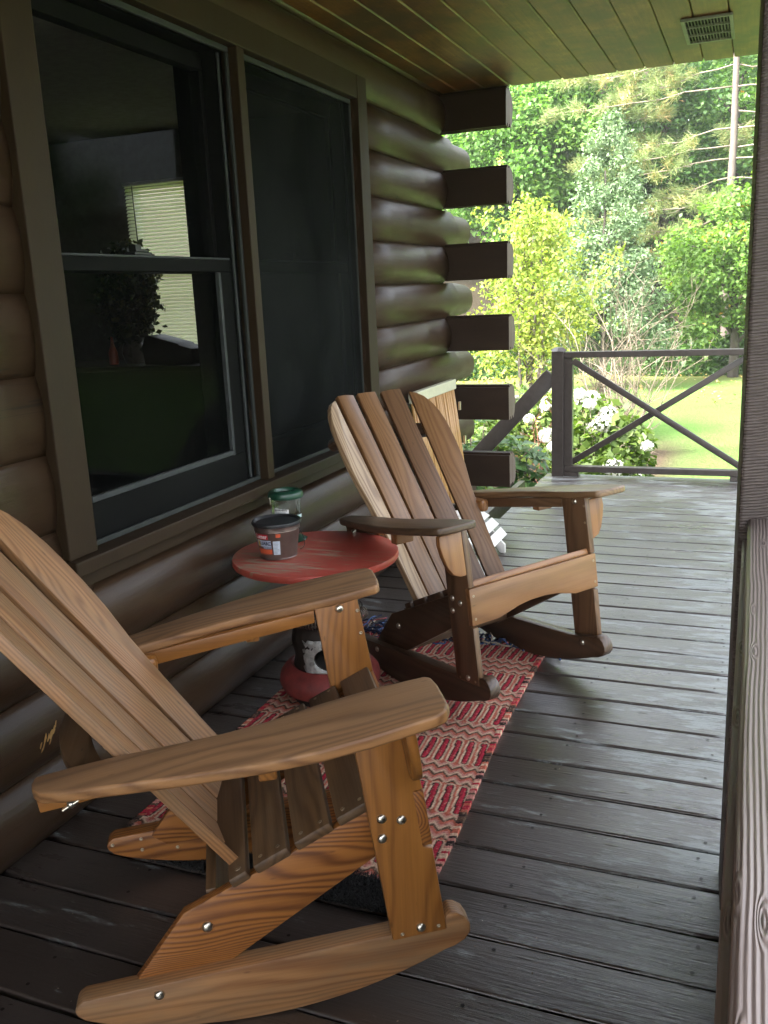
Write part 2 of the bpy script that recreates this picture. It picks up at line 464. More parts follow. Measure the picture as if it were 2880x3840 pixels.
def board(name, pts, th, O, ea, eb, mat, parent=None, bevel=0.004, along=0, seg=2, mats=None):
    """plate: outline pts (a, b) extruded by th along ea x eb"""
    ea = Vector(ea).normalized(); eb = Vector(eb); eb = (eb - ea * eb.dot(ea)).normalized()
    en = ea.cross(eb); O = Vector(O)
    bm = bmesh.new()
    vs = [bm.verts.new(O + ea * a + eb * c) for a, c in pts]
    f = bm.faces.new(vs)
    r = bmesh.ops.extrude_face_region(bm, geom=[f])
    top = [e for e in r['geom'] if isinstance(e, bmesh.types.BMVert)]
    bmesh.ops.translate(bm, vec=en * th, verts=top)
    bmesh.ops.recalc_face_normals(bm, faces=bm.faces)
    if bevel:
        es = [e for e in bm.edges if e.calc_face_angle(0) > math.radians(35)]
        bmesh.ops.bevel(bm, geom=es, offset=bevel, segments=seg, profile=0.5, affect='EDGES', clamp_overlap=True)
    o = mesh_obj(name, bm, mat, parent)
    a0 = sum(p[0] for p in pts) / len(pts); b0 = sum(p[1] for p in pts) / len(pts)
    C = O + ea * a0 + eb * b0
    if along == 0: add_gc(o, C, ea, eb, en)
    else: add_gc(o, C, eb, ea, en)
    smooth_by_angle(o, 30)
    return o
def bm_tube(bm, pts, radii, sides=8, mat=0, cap=True):
    pts = [Vector(p) for p in pts]
    if not hasattr(radii, '__len__'): radii = [radii] * len(pts)
    rings = []
    ref = None
    for i, p in enumerate(pts):
        d = (pts[min(i + 1, len(pts) - 1)] - pts[max(i - 1, 0)])
        if d.length < 1e-9: d = Vector((0, 0, 1))
        d.normalize()
        if ref is None:
            ref = Vector((1, 0, 0)) if abs(d.x) < 0.9 else Vector((0, 1, 0))
        u = (ref - d * ref.dot(d))
        if u.length < 1e-6: u = d.orthogonal()
        u.normalize(); ref = u
        v = d.cross(u)
        rings.append([bm.verts.new(p + (u * math.cos(2 * math.pi * k / sides) + v * math.sin(2 * math.pi * k / sides)) * radii[i]) for k in range(sides)])
    for a, b2 in zip(rings, rings[1:]):
        for k in range(sides):
            f = bm.faces.new((a[k], a[(k + 1) % sides], b2[(k + 1) % sides], b2[k])); f.smooth = True; f.material_index = mat
    if cap:
        for r in (list(reversed(rings[0])), rings[-1]):
            f = bm.faces.new(r); f.material_index = mat
def bm_lathe(bm, prof, c=(0, 0, 0), seg=48, mat=0, smooth=True):
    rings = []
    for r, z in prof:
        if r < 1e-6:
            rings.append([bm.verts.new((c[0], c[1], c[2] + z))])
        else:
            rings.append([bm.verts.new((c[0] + r * math.cos(2 * math.pi * k / seg), c[1] + r * math.sin(2 * math.pi * k / seg), c[2] + z)) for k in range(seg)])
    for a, b2 in zip(rings, rings[1:]):
        for k in range(seg):
            k2 = (k + 1) % seg
            if len(a) == 1 and len(b2) == 1: continue
            if len(a) == 1: f = bm.faces.new((a[0], b2[k2], b2[k]))
            elif len(b2) == 1: f = bm.faces.new((a[k], a[k2], b2[0]))
            else: f = bm.faces.new((a[k], a[k2], b2[k2], b2[k]))
            f.smooth = smooth; f.material_index = mat
def lathe(name, prof, mat, parent=None, c=(0, 0, 0), seg=48):
    bm = bmesh.new(); bm_lathe(bm, prof, c, seg)
    bmesh.ops.recalc_face_normals(bm, faces=bm.faces)
    o = mesh_obj(name, bm, mat, parent)
    smooth_by_angle(o, 35)
    return o
def quads_mesh(name, V, mat, parent=None, lc=None, tri=False, smooth=False):
    """V: (N, 4, 3) quads -> one mesh, with a per-face random value for colour"""
    N, k = V.shape[0], V.shape[1]
    me = bpy.data.meshes.new(name)
    me.vertices.add(N * k); me.vertices.foreach_set('co', V.astype(np.float32).ravel())
    me.loops.add(N * k); me.loops.foreach_set('vertex_index', np.arange(N * k, dtype=np.int32))
    me.polygons.add(N)
    me.polygons.foreach_set('loop_start', np.arange(0, N * k, k, dtype=np.int32))
    me.polygons.foreach_set('loop_total', np.full(N, k, dtype=np.int32))
    me.update(calc_edges=True)
    if lc is not None:
        at = me.attributes.new('lc', 'FLOAT', 'FACE'); at.data.foreach_set('value', lc.astype(np.float32))
    me.materials.append(mat)
    return link(bpy.data.objects.new(name, me), parent)

# ------------------------------------------------------------------ ground
def ground_z(x, y):
    z = -0.62 + 0.05 * math.sin(x * 0.7 + 1) * math.sin(y * 0.5) * (1 if y > 7 else 0)
    e = 20.6 + 0.15 * x
    if y > e: z += 0.27 * (y - e) * min(1.0, (y - e) / 6 + 0.15)
    return z
def build_ground():
    ys = list(np.concatenate([np.arange(-40, 4, 4), np.arange(4, 30, 0.5), np.arange(30, 75, 3), [90, 130, 200]]))
    xs = list(np.concatenate([[-160, -100, -60], np.arange(-40, -12, 4), np.arange(-12, 8, 0.5), np.arange(8, 40, 4), [60, 100, 160]]))
    bm = bmesh.new()
    grid = [[bm.verts.new((x, y, ground_z(x, min(y, 62)))) for x in xs] for y in ys]
    for j in range(len(ys) - 1):
        for i in range(len(xs) - 1):
            f = bm.faces.new((grid[j][i], grid[j][i + 1], grid[j + 1][i + 1], grid[j + 1][i])); f.smooth = True
    b = NB('lawn')
    p = b.geo()
    sp = b.n('ShaderNodeSeparateXYZ'); b.set(sp.inputs[0], p)
    n1, _ = b.noise(p, 0.8, 4); n2, _ = b.noise(b.vmul(p, (1, 0.5, 1)), 30, 3, 0.7); n3, _ = b.noise(p, 2.5, 4, 0.6)
    k = b.math('ADD', b.math('MULTIPLY', n1, 0.5), b.math('MULTIPLY', n2, 0.5))
    c = b.ramp(k, [(0.25, (0.052, 0.115, 0.020)), (0.5, (0.090, 0.168, 0.033)), (0.75, (0.14, 0.215, 0.055))])
    yy = b.math('ADD', b.math('ADD', sp.outputs[1], b.math('MULTIPLY', sp.outputs[0], -0.15)), b.math('MULTIPLY', n3, 1.6))
    dry = b.ramp(b.math('MULTIPLY_ADD', yy, 0.25, -4.55), [(0.0, 0.0), (0.5, 1.0)])
    c = b.mix(b.math('MULTIPLY', dry, 0.42), c, (0.20, 0.15, 0.06))
    wood = b.ramp(b.math('MULTIPLY_ADD', yy, 0.5, -10.6), [(0.0, 0.0), (0.6, 1.0)])
    c = b.mix(wood, c, b.ramp(n2, [(0.3, (0.018, 0.014, 0.008)), (0.7, (0.05, 0.038, 0.02))]))
    bed = b.math('MULTIPLY', b.ramp(b.math('MULTIPLY_ADD', sp.outputs[0], -1.0, -0.4), [(0.0, 0.0), (0.5, 1.0)]), b.ramp(b.math('MULTIPLY_ADD', b.math('ADD', sp.outputs[1], n3), -0.5, 6.3), [(0.0, 0.0), (0.6, 1.0)]))
    c = b.mix(bed, c, b.mix(n2, (0.04, 0.028, 0.016), (0.10, 0.075, 0.045)))
    m = b.done(b.bsdf(c, 0.9, b.bump(n2, 0.8, 0.05), spec=0.2))
    o = mesh_obj('lawn', bm, m)
    tag(o, 'sunlit yellow-green lawn running back to the edge of the woods', 'lawn', kind='structure')
build_ground()
# gravel drive along the open side; unseen, added for neutral bounce light
bm = bmesh.new()
_e = [(1.5, -30), (10.5, -30), (10.8, 2), (9.0, 6.5), (5.0, 8.2), (2.2, 7.4), (1.4, 6.4)]
bm.faces.new([bm.verts.new((x, y, -0.56)) for x, y in _e])
_b = NB('gravel'); _f, _ = _b.noise(_b.geo(), 60, 4, 0.7)
tag(mesh_obj('bounce_ground', bm, _b.done(_b.bsdf(_b.ramp(_f, [(0.3, (0.08, 0.074, 0.068)), (0.7, (0.22, 0.205, 0.19))]), 0.9, _b.bump(_f, 0.6, 0.01)))), 'pale gravel drive added unseen beside the porch for neutral bounce light', 'reflector', kind='structure')

# ------------------------------------------------------------------ deck
def build_deck():
    bm = bmesh.new()
    gl = bm.verts.layers.float_vector.new('gc'); bl = bm.verts.layers.float.new('brd')
    r = random.Random(3)
    def vset(vs, off, y0, br):
        for v in vs:
            v[gl] = (v.co.x + off, v.co.y - y0 + off * 1.7, 0); v[bl] = br
    edges = [1.55 + 0.1486 * k for k in range(-31, 33)]
    edges = [e + r.uniform(-0.004, 0.004) for e in edges]
    for e0, e1 in zip(edges, edges[1:]):
        y0, y1 = e0 + r.uniform(0.0015, 0.0065), e1 - r.uniform(0.0015, 0.0055)
        if y0 > 6.24: break
        ym = (y0 + y1) / 2
        xl = -1.60 if ym < 4.9 else (-1.322 + r.uniform(-0.006, 0.006))
        xr = 0.07 + r.uniform(-0.008, 0.008)
        off = r.uniform(-5, 5); br = r.random()
        cup = r.uniform(-0.0015, 0.0012); dz = r.uniform(-0.0012, 0.0012)
        prof = [(y0, -0.035), (y0, -0.005), (y0 + 0.0015, -0.0015), (y0 + 0.005, 0.0), (ym - 0.03, cup), (ym + 0.03, cup), (y1 - 0.005, 0.0), (y1 - 0.0015, -0.0015), (y1, -0.005), (y1, -0.035)]
        nx = 12
        wob = [[r.uniform(-0.0012, 0.0012) for _ in range(nx + 1)] for _ in range(2)]
        rows = []
        for i in range(nx + 1):
            x = xl + (xr - xl) * i / nx
            rows.append([bm.verts.new((x, y + (wob[0][i] if j < 4 else wob[1][i] if j > 5 else 0), z + dz)) for j, (y, z) in enumerate(prof)])
        for a, b2 in zip(rows, rows[1:]):
            for j in range(len(prof) - 1):
                f = bm.faces.new((a[j], b2[j], b2[j + 1], a[j + 1])); f.smooth = j in (1, 2, 6, 7)
        bm.faces.new(list(reversed(rows[0]))); bm.faces.new(rows[-1])
        vset([v for q in rows for v in q], off, y0, br)
        # nail heads
        for jx in (-0.44, -0.86, -1.27, -0.06):
            for fy in (0.2, 0.78):
                if jx < xl + 0.05 or r.random() < 0.35: continue
                cx, cy = jx + r.uniform(-0.014, 0.014), y0 + (y1 - y0) * fy + r.uniform(-0.008, 0.008)
                vs = [bm.verts.new((cx + 0.0042 * math.cos(t), cy + 0.0042 * math.sin(t), dz + max(cup, 0) + 0.0012)) for t in np.arange(8) * math.pi / 4]
                f = bm.faces.new(vs); f.material_index = 1
    bmesh.ops.recalc_face_normals(bm, faces=[f for f in bm.faces if f.material_index == 0])
    o = mesh_obj('deck', bm, [M['deck'], mat_plain('nail_head', (0.03, 0.027, 0.026), 0.35, 0.6, 0.3, 90)])
    tag(o, 'glossy dark brown painted plank deck floor, worn grey along its open edge', 'deck', kind='structure')
    # joists and rim under the boards
    bm = bmesh.new()
    for x in (-1.5, -1.1, -0.7, -0.3, 0.0): bm_box(bm, x, x + 0.04, -3, 6.2, -0.22, -0.037)
    bm_box(bm, -1.28, 0.05, 6.2, 6.235, -0.24, -0.037)
    tag(mesh_obj('deck_joists', bm, M['rail_paint']), 'dark joists under the deck boards', 'joists', kind='structure')
build_deck()

# ------------------------------------------------------------------ log house
HOUSE = empty('log_house', (-3.4, 2, 0))
tag(HOUSE, 'dark brown log cabin with rounded wall logs, squared log ends and a plank porch ceiling', 'house')
def hp(o):
    """parent to the house, keeping world placement"""
    o.parent = HOUSE
    o.matrix_parent_inverse = Matrix.Translation(HOUSE.location).inverted()
    return o
P0, PITCH = 0.005, 0.19
def log_profile():
    out = []
    n = 13
    for i in range(n + 1):
        u = -1 + 2 * i / n
        z = (u + 1) / 2 * PITCH
        x = -1.592 + 0.036 * (1 - abs(u) ** 2.3)
        out.append((x, z))
    return out
def build_logs():
    bm = bmesh.new()
    prof = log_profile()
    def run(k, y0, y1, rounded=False, flat=1.0):
        z0 = P0 + PITCH * k
        ys = list(np.linspace(y0, y1, max(2, int((y1 - y0) / 0.35) + 1)))
        if rounded: ys = [y for y in ys if y < 4.9] + [5.035, 5.045, y1]
        rr = random.Random(k * 13 + int(y0 * 10))
        rings = []
        for y in ys:
            dx = rr.uniform(-0.0015, 0.0015)
            if rounded and y > 5.04:      # past the corner the log is worked fully round
                pr = [(-1.665 + 0.108 * (1 - abs(2 * z / PITCH - 1) ** 2.4) ** 0.5, z) for x, z in prof]
            else: pr = [(-1.556 + (x + 1.556) * flat, z) for x, z in prof]
            rings.append([bm.verts.new((-1.75, y, z0 + 0.001))] + [bm.verts.new((x + dx, y, z0 + z)) for x, z in pr] + [bm.verts.new((-1.75, y, z0 + PITCH - 0.001))])
        if rounded:
            cz = z0 + PITCH / 2
            for dy, sc in ((0.006, 0.97), (0.009, 0.92)):
                rings.append([bm.verts.new((-1.70 + (v.co.x + 1.70) * sc, y1 + dy, cz + (v.co.z - cz) * sc)) for v in rings[len(ys) - 1]])
        for a, b2 in zip(rings, rings[1:]):
            for j in range(len(a) - 1):
                f = bm.faces.new((a[j], b2[j], b2[j + 1], a[j + 1])); f.smooth = True
        f = bm.faces.new(rings[-1]); f.material_index = 1
        bm.faces.new(list(reversed(rings[0])))
    for k in range(13):
        yend = 4.88 if k % 2 else 5.31 + 0.012 * math.sin(k * 2.1)
        z0, z1 = P0 + PITCH * k, P0 + PITCH * (k + 1)
        if z1 > 0.70 and z0 < 2.07:
            run(k, -3.0, 1.80, False, 0.38); run(k, 3.66, yend, k % 2 == 0)
        else:
            run(k, -3.0, yend, k % 2 == 0)
    bmesh.ops.recalc_face_normals(bm, faces=bm.faces)
    return hp(mesh_obj('log_wall', bm, [M['log'], M['log_grain']]))
build_logs()
# a patch of flaked paint low on the wall behind the near chair
bm = bmesh.new(); _r = random.Random(14)
for (y, z, ln, w) in ((1.592, .302, .016, .004), (1.583, .290, .022, .007), (1.573, .284, .026, .008), (1.562, .279, .022, .007), (1.552, .283, .020, .006), (1.545, .266, .022, .006), (1.536, .272, .018, .005), (1.540, .258, .014, .004), (1.568, .268, .016, .004)):
    c = []
    for t in range(7):
        a = 2 * math.pi * t / 7; q = _r.uniform(0.6, 1.2)
        yy, zz = y + math.cos(a) * w * q * 0.7 + math.sin(a) * ln * 0.25 * q, z + math.sin(a) * ln * 0.6 * q
        u = 2 * (zz - 0.195) / PITCH - 1
        c.append(bm.verts.new((-1.592 + 0.036 * (1 - abs(u) ** 2.3) + 0.0022, yy, zz)))
    bm.faces.new(c)
hp(mesh_obj('flaked_patch', bm, mat_plain('bare_wood', (0.34, 0.19, 0.06), 0.7)))
# the cross wall: its logs pass the corner on every second course
SEC = [(0, 0), (0, .176), (.003, .179), (.022, .179), (.022, .192), (.042, .192), (.042, .179), (.062, .179), (.062, .190), (.082, .190), (.082, .179), (.105, .176), (.135, .145), (.146, .09), (.135, .035), (.105, 0.003), (.084, 0), (.079, .016), (.067, .016), (.062, 0), (.042, 0), (.037, .016), (.027, .016), (.022, 0)]
for j, k in enumerate(range(1, 12, 2)):
    z0 = P0 + PITCH * k + 0.011
    rr = random.Random(k)
    xr = -1.232 + rr.uniform(-0.006, 0.004)
    bm = bmesh.new()
    x0 = -1.625
    a = [bm.verts.new((x0, 4.882 + y, z0 + z)) for y, z in SEC]
    b2 = [bm.verts.new((xr + rr.uniform(-.002, .002), 4.882 + y, z0 + z)) for y, z in SEC]
    n = len(SEC)
    for i in range(n):
        bm.faces.new((a[i], a[(i + 1) % n], b2[(i + 1) % n], b2[i]))
    f = bm.faces.new(b2); f.material_index = 1
    bm.faces.new(list(reversed(a)))
    bmesh.ops.recalc_face_normals(bm, faces=bm.faces)
    bmesh.ops.bevel(bm, geom=[e for e in bm.edges if abs(e.verts[0].co.x - e.verts[1].co.x) > 0.2 and e.calc_face_angle(0) > 0.9], offset=0.002, segments=1, affect='EDGES')
    hp(mesh_obj('log_end', bm, [M['log_end'], M['log_grain']]))
# end wall (with an opening for the far window), back wall, inner ceiling
M['room'] = mat_plain('room_wall', (0.16, 0.14, 0.115), 0.8)
M['room_ceil'] = mat_plain('room_ceiling', (0.42, 0.40, 0.36), 0.8)
bm = bmesh.new()
WX0, WX1, WZ0, WZ1 = -3.60, -2.935, 0.97, 2.01
for (xa, xb, za, zb) in ((-5.2, WX0, -0.6, 2.6), (WX1, -1.75, -0.6, 2.6), (WX0, WX1, -0.6, WZ0), (WX0, WX1, WZ1, 2.6)):
    bm_box(bm, xa, xb, 4.85, 4.99, za, zb)
bm_box(bm, -5.34, -5.2, -1.2, 4.99, -0.6, 2.6)
bm_box(bm, -5.2, -1.75, -1.34, -1.2, -0.6, 2.6)
hp(mesh_obj('inner_wall', bm, M['room']))
hp(box('room_ceiling', -5.2, -1.752, -1.2, 4.85, 2.284, 2.32, M['room_ceil'], bevel=0))
hp(box('room_floor', -5.2, -1.752, -1.2, 4.85, -0.02, 0.0, mat_plain('room_floor', (0.07, 0.045, 0.03), 0.5), bevel=0))
# foundation under the logs
hp(box('foundation', -1.74, -1.64, -3, 4.95, -0.62, 0.0, mat_plain('foundation_block', (0.10, 0.095, 0.09), 0.9), bevel=0))

# ceiling planks
def build_ceiling():
    bm = bmesh.new()
    gl = bm.verts.layers.float_vector.new('gc'); bl = bm.verts.layers.float.new('brd')
    r = random.Random(21)
    xs = [-1.62] + [-1.489 + 0.1338 * k for k in range(16)]
    for x0, x1 in zip(xs, xs[1:]):
        ye = 4.935 + r.uniform(-0.010, 0.012)
        off = r.uniform(-6, 6); br = r.random(); dz = r.uniform(-0.0008, 0.0008)
        a0, a1 = x0 + 0.0015, x1 - 0.0015
        prof = [(a0, 2.315), (a0, 2.304), (a0 + 0.004, 2.300), (a1 - 0.005, 2.300), (a1 - 0.001, 2.304), (a1, 2.315)]
        A = [bm.verts.new((x, -3.0, z + dz)) for x, z in prof]
        B2 = [bm.verts.new((x, ye, z + dz)) for x, z in prof]
        for j in range(len(prof) - 1): bm.faces.new((A[j], A[j + 1], B2[j + 1], B2[j]))
        bm.faces.new(list(reversed(B2)))
        for v in A + B2:
            v[gl] = (v.co.y + off, v.co.x - x0 + off * 1.3, 0); v[bl] = br
    return hp(mesh_obj('porch_ceiling', bm, M['ceiling']))
build_ceiling()
# roof above
M['roof'] = mat_plain('roof_shingle', (0.05, 0.048, 0.045), 0.9)
bm = bmesh.new()
bm_box(bm, -1.76, 0.52, -3.1, 4.925, 2.318, 2.46)
v = [bm.verts.new(c) for c in ((0.55, -3.1, 2.465), (0.55, 4.97, 2.465), (-3.4, 4.97, 4.3), (-3.4, -3.1, 4.3), (-6.2, 4.97, 2.6), (-6.2, -3.1, 2.6))]
bm.faces.new((v[0], v[1], v[2], v[3])); bm.faces.new((v[3], v[2], v[4], v[5])); bm.faces.new((v[1], v[4], v[2])); bm.faces.new((v[0], v[3], v[5])); bm.faces.new((v[0], v[5], v[4], v[1]))
hp(mesh_obj('roof', bm, M['roof']))

# ------------------------------------------------------------------ porch windows
def build_window():
    t = M['trim']
    def w(name, *a, mat=t, bevel=0.003, parent=None):
        o = box(name, *a, mat, None, bevel)
        if parent is None: return hp(o)
        o.parent = parent
        return o
    cas = w('window_casing', -1.604, -1.535, 1.695, 1.800, 0.690, 2.160)                 # left upright of the casing
    w('window_casing', -1.604, -1.537, 3.662, 3.756, 0.690, 2.160)
    w('window_casing', -1.604, -1.539, 1.802, 3.660, 2.068, 2.160)
    w('window_sill', -1.66, -1.513, 1.690, 3.765, 0.648, 0.688, bevel=0.004)
    w('sill_apron', -1.60, -1.556, 1.71, 3.74, 0.600, 0.646)
    w('window_mullion', -1.60, -1.540, 2.712, 2.757, 0.688, 2.068)
    for (y0, y1, mesh) in ((1.802, 2.710, 'mesh_l'), (2.759, 3.660, 'mesh_r')):
        win = empty('window', (-1.62, (y0 + y1) / 2, 1.38)); hp(win)
        def sub(name, *a, mat, bevel=0.002):
            o = box(name, *a, mat, None, bevel)
            o.parent = win
            o.matrix_parent_inverse = Matrix.Translation(Vector((-1.62, (y0 + y1) / 2, 1.38))).inverted()
            return o
        def multi(name, boxes, mat):
            bm = bmesh.new()
            for q in boxes: bm_box(bm, *q, 0, 0.002)
            bmesh.ops.recalc_face_normals(bm, faces=bm.faces)
            o = mesh_obj(name, bm, mat, win)
            o.matrix_parent_inverse = Matrix.Translation(Vector((-1.62, (y0 + y1) / 2, 1.38))).inverted()
            return o
        # screen in a thin grey frame
        multi('screen_frame', [(-1.581, -1.570, y0, y1, 0.689, 0.703), (-1.581, -1.570, y0, y1, 2.050, 2.067), (-1.581, -1.570, y0, y0 + 0.012, 0.704, 2.049), (-1.581, -1.570, y1 - 0.012, y1, 0.704, 2.049)], M['screenframe'])
        bm = bmesh.new()
        bm.faces.new([bm.verts.new(c) for c in ((-1.5755, y0 + 0.012, 0.703), (-1.5755, y1 - 0.012, 0.703), (-1.5755, y1 - 0.012, 2.05), (-1.5755, y0 + 0.012, 2.05))])
        o = mesh_obj('insect_screen', bm, M[mesh], win); o.matrix_parent_inverse = Matrix.Translation(Vector((-1.62, (y0 + y1) / 2, 1.38))).inverted()
        a0, a1 = y0 + 0.03, y1 - 0.03
        multi('jamb', [(-1.76, -1.602, y0 - 0.03, y0 + 0.028, 0.66, 2.10), (-1.76, -1.602, y1 - 0.028, y1 + 0.03, 0.66, 2.10), (-1.76, -1.602, y0 + 0.028, y1 - 0.028, 2.055, 2.10), (-1.76, -1.662, y0 + 0.028, y1 - 0.028, 0.64, 0.69)], M['sash'])
        # lower sash (outer plane) and upper sash
        multi('lower_sash', [(-1.645, -1.605, a0, a1, 0.692, 0.792), (-1.645, -1.605, a0, a1, 1.388, 1.425), (-1.645, -1.605, a0, a0 + 0.05, 0.793, 1.387), (-1.645, -1.605, a1 - 0.068, a1, 0.793, 1.387)], M['sash'])
        multi('upper_sash', [(-1.690, -1.650, a0, a1, 2.000, 2.050), (-1.690, -1.650, a0, a1, 1.385, 1.420), (-1.690, -1.650, a0, a0 + 0.05, 1.421, 1.999), (-1.690, -1.650, a1 - 0.022, a1, 1.421, 1.999)], M['sash'])
        multi('lit_edge_bead', [(-1.618, -1.6035, a0 + 0.05, a1 - 0.080, 0.7925, 0.808), (-1.618, -1.6035, a1 - 0.080, a1 - 0.066, 0.79, 1.386), (-1.601, -1.594, y1 - 0.026, y1 - 0.016, 0.70, 2.05), (-1.640, -1.6055, a0, a1, 1.4255, 1.432)], M['edge_lit'])  # strips with the light on the sash edges put into their colour
        for (x, z0, z1) in ((-1.625, 0.79, 1.39), (-1.67, 1.42, 2.0)):
            sub('pane', x - 0.002, x + 0.002, a0 + 0.045, a1 - 0.015, z0, z1, mat=M['pane'], bevel=0)
        multi('sash_lock', [(-1.648, -1.612, y0 + 0.385, y0 + 0.465, 1.4325, 1.441), (-1.642, -1.618, y0 + 0.398, y0 + 0.425, 1.4415, 1.462), (-1.636, -1.622, y0 + 0.425, y0 + 0.46, 1.4415, 1.450)], M['black_hw'])
build_window()

# ceiling vent
def build_vent():
    v = empty('vent', (-0.23, 4.325, 2.30)); hp(v)
    inv = Matrix.Translation(v.location).inverted()
    gm = mat_plain('vent_metal', (0.19, 0.205, 0.145), 0.6, 0.0)
    dk = mat_plain('vent_dark', (0.012, 0.012, 0.010), 0.8)
    x0, x1, y0, y1 = -0.332, -0.137, 4.125, 4.525
    def part(name, boxes, m):
        bm = bmesh.new()
        for q in boxes: bm_box(bm, *q, 0, 0.001)
        bmesh.ops.recalc_face_normals(bm, faces=bm.faces)
        o = mesh_obj(name, bm, m, v); o.matrix_parent_inverse = inv
        return o
    part('frame', [(x0, x0 + 0.014, y0, y1, 2.288, 2.2985), (x1 - 0.014, x1, y0, y1, 2.288, 2.2985), (x0 + 0.014, x1 - 0.014, y0, y0 + 0.016, 2.288, 2.2985), (x0 + 0.014, x1 - 0.014, y1 - 0.016, y1, 2.288, 2.2985), (x0 + 0.014, x1 - 0.014, 4.250, 4.260, 2.289, 2.2985), (x0 + 0.014, x1 - 0.014, 4.388, 4.398, 2.289, 2.2985)], gm)
    part('backing', [(x0 + 0.01, x1 - 0.01, y0 + 0.01, y1 - 0.01, 2.2988, 2.2995)], dk)
    for (ya, yb) in ((y0 + 0.017, 4.249), (4.261, 4.387), (4.399, y1 - 0.017)):
        for i in range(13):
            x = x0 + 0.020 + i * (x1 - x0 - 0.036) / 13
            bm = bmesh.new()
            mt = Matrix.Translation((x + 0.006, 0, 2.2925)) @ Matrix.Rotation(math.radians(52), 4, 'Y') @ Matrix.Translation((-x - 0.006, 0, -2.2925))
            bm_box(bm, x, x + 0.0095, ya, yb, 2.292, 2.2932, 0, 0, mt)
            o = mesh_obj('louvre', bm, gm, v); o.matrix_parent_inverse = inv
build_vent()

# ------------------------------------------------------------------ porch post and near railing
bm = bmesh.new(); bm_box(bm, -0.072, 0.078, -0.07, 0.07, -0.62, 2.30, 0, 0.006)
post = mesh_obj('porch_post', bm, M['post'])
post.location = (0.057, 1.862, 0); post.rotation_euler = (0, 0, math.radians(3.0))
tag(post, 'rough sawn dark brown porch post holding up the roof at the right', 'post')
RAIL = empty('porch_railing', (0.06, 0.6, 0))
tag(RAIL, 'weathered taupe porch railing with a wide knotted cap board, in front of the post', 'railing')
def rp(o):
    o.parent = RAIL; o.matrix_parent_inverse = Matrix.Translation(RAIL.location).inverted(); return o
def cap_board():
    bm = bmesh.new()
    prof = []
    x0, x1, z0, z1, r = 0.0045, 0.145, 0.820, 0.858, 0.009
    for cx, cz, a0 in ((x0 + r, z0 + r, 180), (x1 - r, z0 + r, 270), (x1 - r, z1 - r, 0), (x0 + r, z1 - r, 90)):
        for t in range(0, 91, 15):
            prof.append((cx + r * math.cos(math.radians(a0 + t)), cz + r * math.sin(math.radians(a0 + t))))
    A = [bm.verts.new((x, -0.7, z)) for x, z in prof]; B2 = [bm.verts.new((x, 1.786, z)) for x, z in prof]
    n = len(prof)
    for i in range(n):
        f = bm.faces.new((A[i], A[(i + 1) % n], B2[(i + 1) % n], B2[i])); f.smooth = True
    bm.faces.new(A); bm.faces.new(list(reversed(B2)))
    bmesh.ops.recalc_face_normals(bm, faces=bm.faces)
    o = mesh_obj('cap_board', bm, M['cap'])
    add_gc(o, (0.07, 0.6, 0.84), (0, 1, 0), (1, 0, 0), (0, 0, 1), np.array([0.37, 0.02, 0.0]))
    return rp(o)
cap_board()
rp(box('upper_rail', -0.0035, 0.032, -0.7, 1.786, 0.742, 0.8155, M['cap'], bevel=0.004))
rp(box('infill_panel', 0.034, 0.052, -0.7, 1.786, 0.002, 0.819, M['rail_paint']))
rp(box('lower_rail', 0.008, 0.0335, -0.7, 1.786, 0.035, 0.075, M['rail_paint']))
# ------------------------------------------------------------------ far railing with the X brace
FR = empty('deck_railing', (-0.6, 6.25, 0))
tag(FR, 'dark brown deck railing with crossed X brace and square newel post before the lawn', 'railing')
def fp(o):
    o.parent = FR; o.matrix_parent_inverse = Matrix.Translation(FR.location).inverted(); return o
rpaint = M['rail_paint']
bm = bmesh.new(); bm_box(bm, -1.272, -1.190, 6.205, 6.295, -0.6, 0.862, 0, 0.004)
bm_lathe(bm, [(0.058, 0.0), (0.030, 0.022), (0, 0.026)], (-1.231, 6.25, 0.862), 4, 0, False)
bmesh.ops.recalc_face_normals(bm, faces=bm.faces)
fp(mesh_obj('newel_post', bm, rpaint))
fp(box('top_rail', -1.1885, 0.14, 6.212, 6.275, 0.816, 0.856, rpaint, bevel=0.004))
fp(box('bottom_rail', -1.1885, 0.14, 6.212, 6.275, 0.034, 0.074, rpaint, bevel=0.004))
fp(box('side_stile', -1.1885, -1.132, 6.216, 6.272, 0.076, 0.814, rpaint))
fp(box('foot_block', -1.1885, -1.086, 6.214, 6.274, 0.001, 0.032, rpaint))
fp(box('foot_block', -0.106, 0.0, 6.214, 6.274, 0.001, 0.032, rpaint))
def bar(name, a, b2, y0, th, w, mat):
    a, b2 = Vector((a[0], y0, a[1])), Vector((b2[0], y0, b2[1]))
    L = (b2 - a).length; d = (b2 - a).normalized(); up = Vector((0, 1, 0)).cross(d) * -1
    if up.z < 0: up = -up
    return board(name, [(0, -w / 2), (L, -w / 2), (L, w / 2), (0, w / 2)], -th if d.cross(up).y < 0 else th, a, d, up, mat, None, 0.003)
fp(bar('brace', (-1.128, 0.795), (0.0, 0.070), 6.214, 0.027, 0.040, rpaint))
fp(bar('brace', (-1.140, 0.096), (0.0, 0.825), 6.244, 0.027, 0.040, rpaint))
HR = bar('stair_handrail', (-1.275, 0.700), (-2.45, -0.545), 6.235, 0.035, 0.108, rpaint)
tag(HR, 'dark brown sloping handrail board running down to the left from the newel post', 'handrail')

